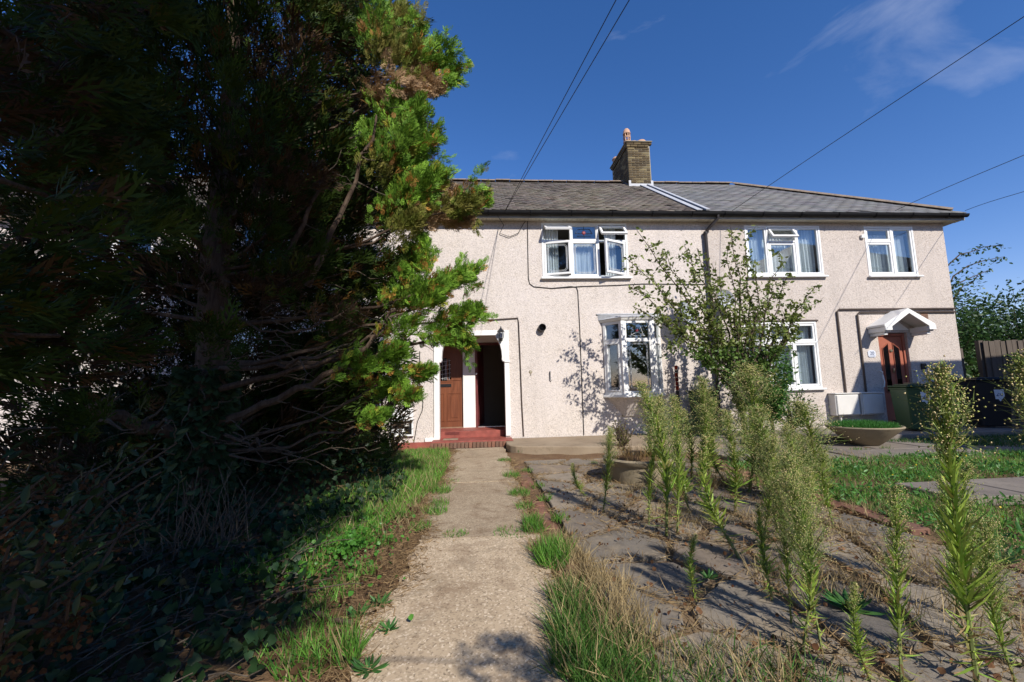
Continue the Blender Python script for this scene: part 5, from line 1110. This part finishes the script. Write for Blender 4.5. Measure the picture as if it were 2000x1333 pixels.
for px, py, n, r, h in ((1150, 1130, 220, .12, .18), (1190, 1160, 170, .12, .19), (1215, 1205, 200, .13, .22), (1235, 1250, 200, .14, .2), (1265, 1285, 150, .17, .15), (1120, 1180, 60, .12, .22), (1140, 1240, 70, .14, .24), (1170, 1300, 70, .16, .22), (1120, 1130, 60, .1, .18), (1100, 1060, 160, .09, .16), (1125, 1090, 180, .1, .18), (1045, 1075, 120, .06, .14), (1440, 1320, 180, .2, .2), (1660, 1150, 200, .2, .12), (1260, 960, 240, .35, .16), (1330, 1010, 300, .3, .14), (1500, 1020, 260, .3, .16), (1560, 1130, 240, .3, .14), (1400, 950, 300, .2, .25), (1450, 945, 250, .2, .22), (1640, 1040, 160, .25, .15), (1790, 1120, 200, .25, .2), (1700, 1000, 120, .2, .15), (1900, 1230, 200, .25, .2), (1640, 905, 160, .3, .12), (1680, 890, 120, .3, .1), (770, 860, 500, .3, .3), (740, 870, 400, .3, .32), (800, 850, 200, .15, .3), (1215, 860, 160, .2, .4), (760, 900, 150, .3, .2)): tuft(fo, gr(px, py), n, r, h, ST1, ST2, .0035, .5)
for i in range(60):
    a = rng.uniform(0, 6.283); r = .36*math.sqrt(rng.random()); blades(fo, np.full(9, PXc+r*math.cos(a))+rng.normal(0, .02, 9), np.full(9, PYc+r*math.sin(a))+rng.normal(0, .02, 9), rng.uniform(.08, .26, 9), .0035, (.2, .12, .05), (.4, .28, .13), .5, np.full(9, GZ+.24))
tag(fo.build('dry_grass', 'dry'), 'straw-coloured dead grass in the joints and along the path', 'dry grass', kind='stuff')
k = 900; fo = Fol(); x = rng.uniform(.7, 3.3, k); y = rng.uniform(1.3, 5.5, k); fo.add(LEAF_V, LEAF_T, frames(rdir(k, rng, .2), rng.uniform(.012, .032, k), rng=rng), np.stack([x, y, np.full(k, GZ+.012)], 1), cols(k, (.12, .05, .025), (.22, .12, .06), rng))
k = 1300; x = rng.uniform(-3.5, -.6, k); y = rng.uniform(1.4, 4.5, k); fo.add(LEAF_V, LEAF_T, frames(rdir(k, rng, .2), rng.uniform(.015, .05, k), rng=rng), np.stack([x, y, np.full(k, GZ+.02)], 1), cols(k, (.06, .03, .015), (.13, .08, .04), rng)); tag(fo.build('leaf_litter', 'dry'), 'brown fallen leaves scattered on paving and soil', 'leaf litter', kind='stuff')

# --- tall fleabane weeds
def weed_variant(seed, style):
    """height 1; style: leafy share, plume width, plume start, flower heads"""
    r = np.random.default_rng(seed); rr = random.Random(seed); leafw, pw, p0, nb = style
    stem = MB(); pts = [Vector((0, 0, -.03))]; wv = .04 if nb == 46 and leafw > 1.3 else .11; w = [rr.uniform(-wv, wv), rr.uniform(-wv, wv)]
    for i in range(1, 11): t = i/10; pts.append(Vector((w[0]*math.sin(t*3), w[1]*math.sin(t*2.3), t)))
    stem.tube(pts, [.0085*(1-.75*i/10) for i in range(11)], 6)
    def sp(t): i = min(9, int(t*10)); return np.array(pts[i].lerp(pts[i+1], t*10-i))
    fo = Fol(); n = int(290*leafw); t = np.linspace(.04, .9, n)+r.normal(0, .01, n); a = np.arange(n)*2.4+r.normal(0, .3, n)
    O = np.array([sp(min(.99, max(0, q))) for q in t]); up_ = r.uniform(.5, 1.3, n)*(.6+.8*t); d = np.stack([np.cos(a), np.sin(a), up_], 1); l = (.15-.1*t)*r.uniform(.45, 1.3, n); low = t < .22; d[low, 2] -= r.uniform(.2, 1.2, int(low.sum())); l[low] *= r.uniform(.3, .75, int(low.sum()))
    C = cols(n, (.17, .32, .04), (.42, .52, .09), r); br_ = (r.random(n) < .9*(.25-t)*4); C[br_] = cols(int(br_.sum()), (.2, .12, .05), (.36, .25, .12), r); yl = (r.random(n) < .25*(1-t)); C[yl] = cols(int(yl.sum()), (.2, .24, .05), (.3, .26, .08), r)
    fo.add(BLADE_V, BLADE_T, frames(d, np.stack([l*.085+.002, l*.5, l], 1), roll=np.full(n, math.pi)+r.normal(0, .3, n), rng=r), O, C)
    fh = Fol(); TW = np.array([(-.5, 0, 0), (.5, 0, 0), (0, 0, 1)], float); TT = np.array([(0, 1, 2)])
    HV = np.array([(0, 0, 0), (.5, .3, .8), (-.5, .3, .8), (0, -.5, .8), (0, 0, .95)], float); HT = np.array([(0, 1, 2), (0, 2, 3), (0, 3, 1), (1, 4, 2), (2, 4, 3), (3, 4, 1)])
    for i in range(nb):
        t0 = p0+(1-p0)*(i/nb)**.85*.97; b0 = sp(min(.99, t0)); a0 = i*2.4+r.normal(0, .3); u_ = (t0-p0)/(1-p0); L = pw*(.55+.9*min(u_, .25))*(1-.86*u_**1.15)*1.5*r.uniform(.75, 1.2); e = np.array([math.cos(a0)*.6, math.sin(a0)*.6, .9])*L
        fo.add(TW, TT, frames(e[None], np.array([[.006, .006, np.linalg.norm(e)]]), rng=r), b0[None], np.array([[.09, .15, .04]]))
        k = 26; q = r.uniform(.22, 1.1, k)[:, None]; hp = b0+e*q+r.normal(0, .025, (k, 3))*(pw/.16)*(1.1-.7*u_)*np.array([1, 1, .9]); dd = rdir(k, r, 1.2)
        base = b0+e*(q*.86); dv = hp-base; ll = np.linalg.norm(dv, axis=1)+1e-6
        fo.add(TW, TT, frames(dv, np.stack([np.full(k, .0028), np.full(k, .002), ll], 1), rng=r), base, cols(k, (.18, .25, .06), (.3, .33, .12), r))
        fh.add(HV, HT, frames(dd, r.uniform(.0045, .0085, k), rng=r), hp, np.where(r.random((k, 1)) < .5, cols(k, (.42, .48, .12), (.56, .56, .2), r), cols(k, (.58, .47, .22), (.78, .64, .35), r)))
        k = 7; q = r.uniform(.1, .8, k)[:, None]; dl = e/np.linalg.norm(e)*.6+rdir(k, r, .3)*.7; fo.add(BLADE_V, BLADE_T, frames(dl, np.stack([np.full(k, .004), np.full(k, .01), r.uniform(.02, .045, k)], 1), rng=r), b0+e*q, cols(k, (.14, .24, .05), (.25, .34, .09), r))
    return stem.mesh('stem', 'stemgreen', 0, True), tri_mesh('leaves', np.concatenate(fo.V), np.concatenate(fo.T), np.concatenate(fo.C)), tri_mesh('flower_heads', np.concatenate(fh.V), np.concatenate(fh.T), np.concatenate(fh.C))
M['stemgreen'] = plain('weed_stem', (.17, .2, .06), .6, .25, 20)
STY = {'plume': (1, .19, .46, 46), 'tall': (1.15, .21, .6, 48), 'slim': (1.1, .07, .72, 20), 'leafy': (1.25, .05, .85, 10), 'bush': (.9, .25, .36, 54), 'wispy': (.8, .15, .45, 26), 'giant': (1.5, .15, .66, 46)}
VAR = {(k_, s_): weed_variant(hash_, STY[k_]) for hash_, (k_, s_) in enumerate([(k_, s_) for k_ in STY for s_ in (0, 1, 2)], 100)}
for st_, lf_, fh_ in VAR.values():
    lf_.materials.append(M['weedleaf']); fh_.materials.append(M['head'])
WEEDS = [ # base px, base py, top py, style, spread, label
 (1300, 1046, 748, 'plume', .8, 'tall plumed weed nearest the round planter, front right of it'), (1322, 1040, 775, 'plume', .7, 'plumed weed just right of the tallest one by the round planter'), (1268, 1022, 850, 'leafy', .6, 'bare-topped leafy weed stem leaning left before the round planter'),
 (1178, 998, 835, 'plume', .5, 'slender plumed weed left of the round planter'), (1143, 970, 900, 'slim', 1.0, 'short yellow-green weed on the paving near the path bricks'), (1445, 1090, 850, 'slim', 1.1, 'single straight weed in the middle of the paving'),
 (1385, 930, 738, 'plume', .7, 'plumed weed standing before the downpipe'), (1402, 925, 772, 'wispy', .9, 'wispy weed to the right of the downpipe'), (1462, 962, 718, 'tall', .8, 'tallest plume in the far row, left of the leafy bush'), (1482, 958, 770, 'plume', .8, 'plumed weed close beside the tallest far plume'),
 (1530, 995, 795, 'bush', .9, 'bushy weed before the dense green bush, left one'), (1568, 985, 785, 'bush', .9, 'bushy weed before the dense green bush, middle one'), (1602, 1000, 850, 'bush', 1.0, 'bushy weed before the dense green bush, right one'),
 (1565, 1275, 925, 'bush', .62, 'large weed in the foreground paving, left of the pair'), (1605, 1268, 890, 'bush', .6, 'large weed in the foreground paving, right of the pair'), (1508, 1170, 985, 'leafy', 1.0, 'thin leafy stem just behind the foreground pair of weeds'), (1360, 1172, 1045, 'slim', 1.0, 'small pale weed alone on the paving left of the pair'),
 (1910, 1345, 722, 'giant', .62, 'very tall leafy weed with pointed plume at the right foreground'), (1762, 1340, 945, 'wispy', .7, 'dark thin weed left of the very tall right one'), (2085, 1330, 700, 'giant', .7, 'tall plumed weed cut by the right edge of the picture'), (1985, 1335, 1010, 'bush', .7, 'bushy green weed low at the right edge'),
 (1960, 1180, 905, 'wispy', 1.0, 'weed with brownish heads before the lawn slabs'), (1870, 1200, 930, 'wispy', .9, 'wispy weed behind the very tall right weed'), (1350, 935, 800, 'plume', .8, 'plumed weed beside the half hidden green bin'), (1420, 948, 830, 'wispy', 1.0, 'low wispy weed between the far plumes'), (1510, 965, 840, 'bush', 1.0, 'low bushy weed left of the leafy bush row'),
 (1268, 930, 790, 'wispy', .6, 'wispy weed rising out of the round planter'), (1280, 935, 770, 'plume', .8, 'plumed weed rising behind the round planter'), (1630, 1030, 880, 'wispy', 1.0, 'wispy weed at the brick edging of the lawn'), (1540, 1080, 900, 'wispy', 1.0, 'wispy weed midway between the far row and foreground pair'),
 (1700, 1330, 1130, 'slim', .9, 'short leafy weed near the bottom edge right of the pair'), (1490, 1060, 850, 'plume', .8, 'plumed weed right behind the single straight one'), (1585, 1060, 830, 'bush', .8, 'bushy weed behind the foreground pair'), (1545, 1215, 935, 'bush', .6, 'weed touching the foreground pair from behind'),
 (1315, 960, 800, 'plume', .8, 'plumed weed just right of the round planter'), (1365, 960, 790, 'wispy', .9, 'wispy weed between the round planter and the downpipe'), (1435, 1000, 800, 'plume', .75, 'plumed weed in front of the tallest far plume'), (1520, 1040, 860, 'bush', .8, 'bushy weed halfway to the lawn edging'), (1615, 985, 870, 'wispy', .9, 'pale wispy weed at the end of the bushy row'), (1345, 1000, 850, 'slim', 1.0, 'slim upright weed behind the pair at the planter')]
for i, (bx, by, ty, sty, spd, lab) in enumerate(WEEDS):
    b0 = gr(bx, by); dist = (b0-Vector((0, 0, CAMZ))).dot(fw); hh = 0
    lo, hi = .05, 3.0
    for _ in range(30):
        mid_ = (lo+hi)/2; d = Vector((b0.x, b0.y, GZ+mid_))-Vector((0, 0, CAMZ)); y_ = 666.5-FPX*d.dot(up)/d.dot(fw)
        if y_ > ty: lo = mid_
        else: hi = mid_
    w = empty('fleabane_weed', tuple(b0), random.uniform(0, 6.28)); sc = lo; w.scale = ((sc*spd/.8+.12*spd)*(1.4 if b0.y > 3.6 else 1.05), (sc*spd/.8+.12*spd)*(1.4 if b0.y > 3.6 else 1.05), sc); w.rotation_euler = (random.gauss(0, .03 if b0.y < 2.3 else .1), random.gauss(0, .03 if b0.y < 2.3 else .1), random.uniform(0, 6.28)); tag(w, lab, 'weed', 'tall fleabane weeds in the paving')
    for me, nm in zip(VAR[(sty, i % 3)], ('stem', 'leaves', 'flower_heads')):
        o = bpy.data.objects.new(nm, me); COL.objects.link(o); o.parent = w
        if nm != 'stem': o['kind'] = 'stuff'

# --- young fruit tree before the houses
rng = np.random.default_rng(15); rc = random.Random(15)
ft = empty('fruit_tree', (4.95, 7.55, GZ)); tag(ft, 'small open fruit tree with many upright stems between the houses', 'tree')
tr = MB(); br = MB(); fo = Fol(); base = Vector((4.95, 7.55, GZ)); fork = base+Vector((.02, 0, .75))
tr.tube([base-Vector((0, 0, .05)), base+Vector((.02, .01, .35)), fork], [.065, .05, .042], 10); tr.build('trunk', 'treebark', ft, 0, True)
P, Dv = [], []
tipsF = [(1245, 455, 7.2), (1228, 505, 7.2), (1232, 560, 7.1), (1240, 600, 7.1), (1300, 500, 7.4), (1335, 480, 7.4), (1358, 482, 7.5), (1345, 530, 7.3), (1390, 520, 7.5), (1430, 445, 7.6), (1420, 480, 7.6), (1445, 520, 7.5), (1462, 470, 7.7), (1480, 520, 7.5), (1525, 500, 7.6), (1540, 540, 7.6), (1588, 562, 7.5), (1575, 600, 7.4), (1550, 590, 7.4), (1500, 560, 7.7), (1290, 620, 7.1), (1310, 670, 7.2), (1280, 560, 7.2), (1370, 600, 7.3), (1400, 640, 7.2), (1440, 620, 7.4), (1520, 640, 7.5), (1360, 690, 7.2), (1330, 590, 7.3), (1475, 600, 7.6), (1420, 570, 7.3), (1550, 650, 7.6)]
for t in tipsF:
    e = at(*t); n = 10; pts = []
    for i in range(n+1):
        q = i/n; v = fork.lerp(e, q); v = v+Vector((0, 0, .35*math.sin(math.pi*q)*(.4 if abs(e.x-fork.x) > .8 else .1)))+Vector((rc.gauss(0, .03), rc.gauss(0, .03), rc.gauss(0, .02))); pts.append(v)
    br.tube(pts, [.02*(1-.85*i/n)+.002 for i in range(n+1)], 5, False)
    for i in range(3, n+1):
        for z in range(19 if i > 4 else 8):
            p = pts[i-1].lerp(pts[i], rc.random()); P.append(tuple(p+Vector((rc.gauss(0, .045), rc.gauss(0, .045), rc.gauss(0, .04))))); dd = (pts[i]-pts[i-1]).normalized(); Dv.append(tuple(dd*.5+Vector((rc.gauss(0, .6), rc.gauss(0, .6), rc.gauss(0, .5)))))
        if rc.random() < .75:
            p = pts[i]; q = p+Vector((rc.gauss(0, .2), rc.gauss(0, .18), rc.gauss(.08, .16))); br.tube(wobble(p, q, 3, .02, rc), [.005, .004, .003, .0015], 4, False)
            for z in range(18): r_ = rc.random(); P.append(tuple(p.lerp(q, r_)+Vector((rc.gauss(0, .03),)*3))); Dv.append((rc.gauss(0, 1), rc.gauss(0, 1), rc.gauss(0, .8)))
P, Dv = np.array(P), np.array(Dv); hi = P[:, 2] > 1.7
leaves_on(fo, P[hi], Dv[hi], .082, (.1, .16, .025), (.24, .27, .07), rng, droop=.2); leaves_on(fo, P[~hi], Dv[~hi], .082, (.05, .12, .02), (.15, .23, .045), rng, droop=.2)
br.build('branches', 'treebark', ft, 0, True)['kind'] = 'stuff'; fo.build('leaves', 'leaf', ft)['kind'] = 'stuff'
def bush(name, c, rad, n, size, c1, c2, label, seed, cat='bush', nst=26, mat='leaf', group=None):
    rng = np.random.default_rng(seed); rc = random.Random(seed); c = Vector(c); o = empty(name, (c.x, c.y, GZ)); tag(o, label, cat, group); m = MB(); P, Dv = [], []
    root = Vector((c.x, c.y, GZ)); per = n//(nst*8)+1
    for i in range(nst):
        d = Vector(rdir(1, rng, .25)[0]); e = c+Vector((d.x*rad[0], d.y*rad[1], d.z*rad[2]))*rc.uniform(.7, 1.12); pts = limb(m, root.lerp(c, .3), e, .02, .004, 8, .06*rad[0], rc, 5)
        for k in range(2, 9):
            for q in range(per): P.append(tuple(pts[k]+Vector((rc.gauss(0, .13*rad[0]), rc.gauss(0, .13*rad[1]), rc.gauss(0, .12*rad[2]))))); Dv.append((rc.gauss(d.x, .6), rc.gauss(d.y, .6), rc.gauss(.1, .5)))
    fo = Fol(); leaves_on(fo, np.array(P), np.array(Dv), size, c1, c2, rng, FAR_V, FAR_T, droop=.1, wid=.55); m.tube([root-Vector((0, 0, .05)), root.lerp(c, .35)], [.05*rad[0]+.02, .03*rad[0]+.01], 8); m.build('stems', 'treebark', o, 0, True)['kind'] = 'stuff'; fo.build('leaves', mat, o)['kind'] = 'stuff'; return o
v = at(1500, 735, 7.9); bush('leafy_bush', v, (.62, .5, .62), 7000, .065, (.035, .12, .02), (.1, .22, .04), 'dense green bush in front of the ground floor window', 31)
v = at(1440, 690, 7.75); bush('leafy_bush', v, (.5, .4, .5), 1800, .055, (.04, .11, .02), (.12, .2, .04), 'looser green bush round the foot of the fruit tree', 32)
v = at(1545, 790, 7.95); bush('leafy_bush', v, (.4, .3, .3), 1100, .055, (.04, .11, .02), (.1, .2, .04), 'low green bush under the ground floor window corner', 33)
v = at(765, 845, 7.6); bush('dry_bush', (v.x, v.y, .2), (.4, .3, .4), 900, .05, (.16, .15, .04), (.3, .24, .08), 'yellowing dry bush before the low meter box', 34)
v = at(1215, 850, 7.5); bush('dry_bush', (v.x, v.y, .15), (.25, .2, .3), 350, .045, (.1, .12, .03), (.2, .17, .05), 'half dead small bush under the bay window', 35)
BT_ = 'trees beyond the fence'
bush('garden_tree', (14.1, 12.4, 2.35), (2.2, 1.3, 1.75), 26000, .12, (.03, .085, .02), (.085, .15, .04), 'dense green tree right behind the house corner', 41, 'tree', 60, 'leaf', BT_)
bush('garden_tree', (17.2, 12.2, 2.1), (2.1, 1.3, 1.75), 22000, .12, (.025, .07, .02), (.07, .125, .035), 'dark tree behind the fence at the right picture edge', 42, 'tree', 50, 'leaf', BT_)
tw_ = empty('garden_tree', (14.6, 12.0, GZ)); tag(tw_, 'thin arching branch with sparse leaves against the sky', 'tree', BT_)
m = MB(); P, Dv = [], []
m.tube([(14.3, 12.0, GZ), (14.3, 12.0, 1.5), (14.2, 12.0, 3.0)], [.06, .05, .03], 7)
for pth in ([(1850, 520), (1875, 497), (1895, 493), (1920, 483), (1945, 480), (1960, 483)], [(1862, 540), (1890, 520), (1920, 510), (1945, 505), (1960, 502)], [(1860, 560), (1890, 545), (1915, 535), (1938, 525)], [(1860, 590), (1880, 560), (1900, 552), (1912, 535)]):
    pts = [Vector((14.2, 12.0, 3.0))]+[at(a, b_, 12.0) for a, b_ in pth]; m.tube(pts, [.025-.022*i/len(pts) for i in range(len(pts))], 5, False)
    for i in range(1, len(pts)):
        for q in range(16): P.append(tuple(pts[i-1].lerp(pts[i], rc.random())+Vector((rc.gauss(0, .07), rc.gauss(0, .07), rc.gauss(-.03, .07))))); Dv.append((rc.gauss(.4, .6), rc.gauss(0, .6), rc.gauss(-.2, .5)))
m.build('branches', 'treebark', tw_, 0, True)['kind'] = 'stuff'; fo = Fol(); leaves_on(fo, np.array(P), np.array(Dv), .1, (.03, .09, .02), (.09, .15, .04), rng); fo.build('leaves', 'leaf', tw_)['kind'] = 'stuff'
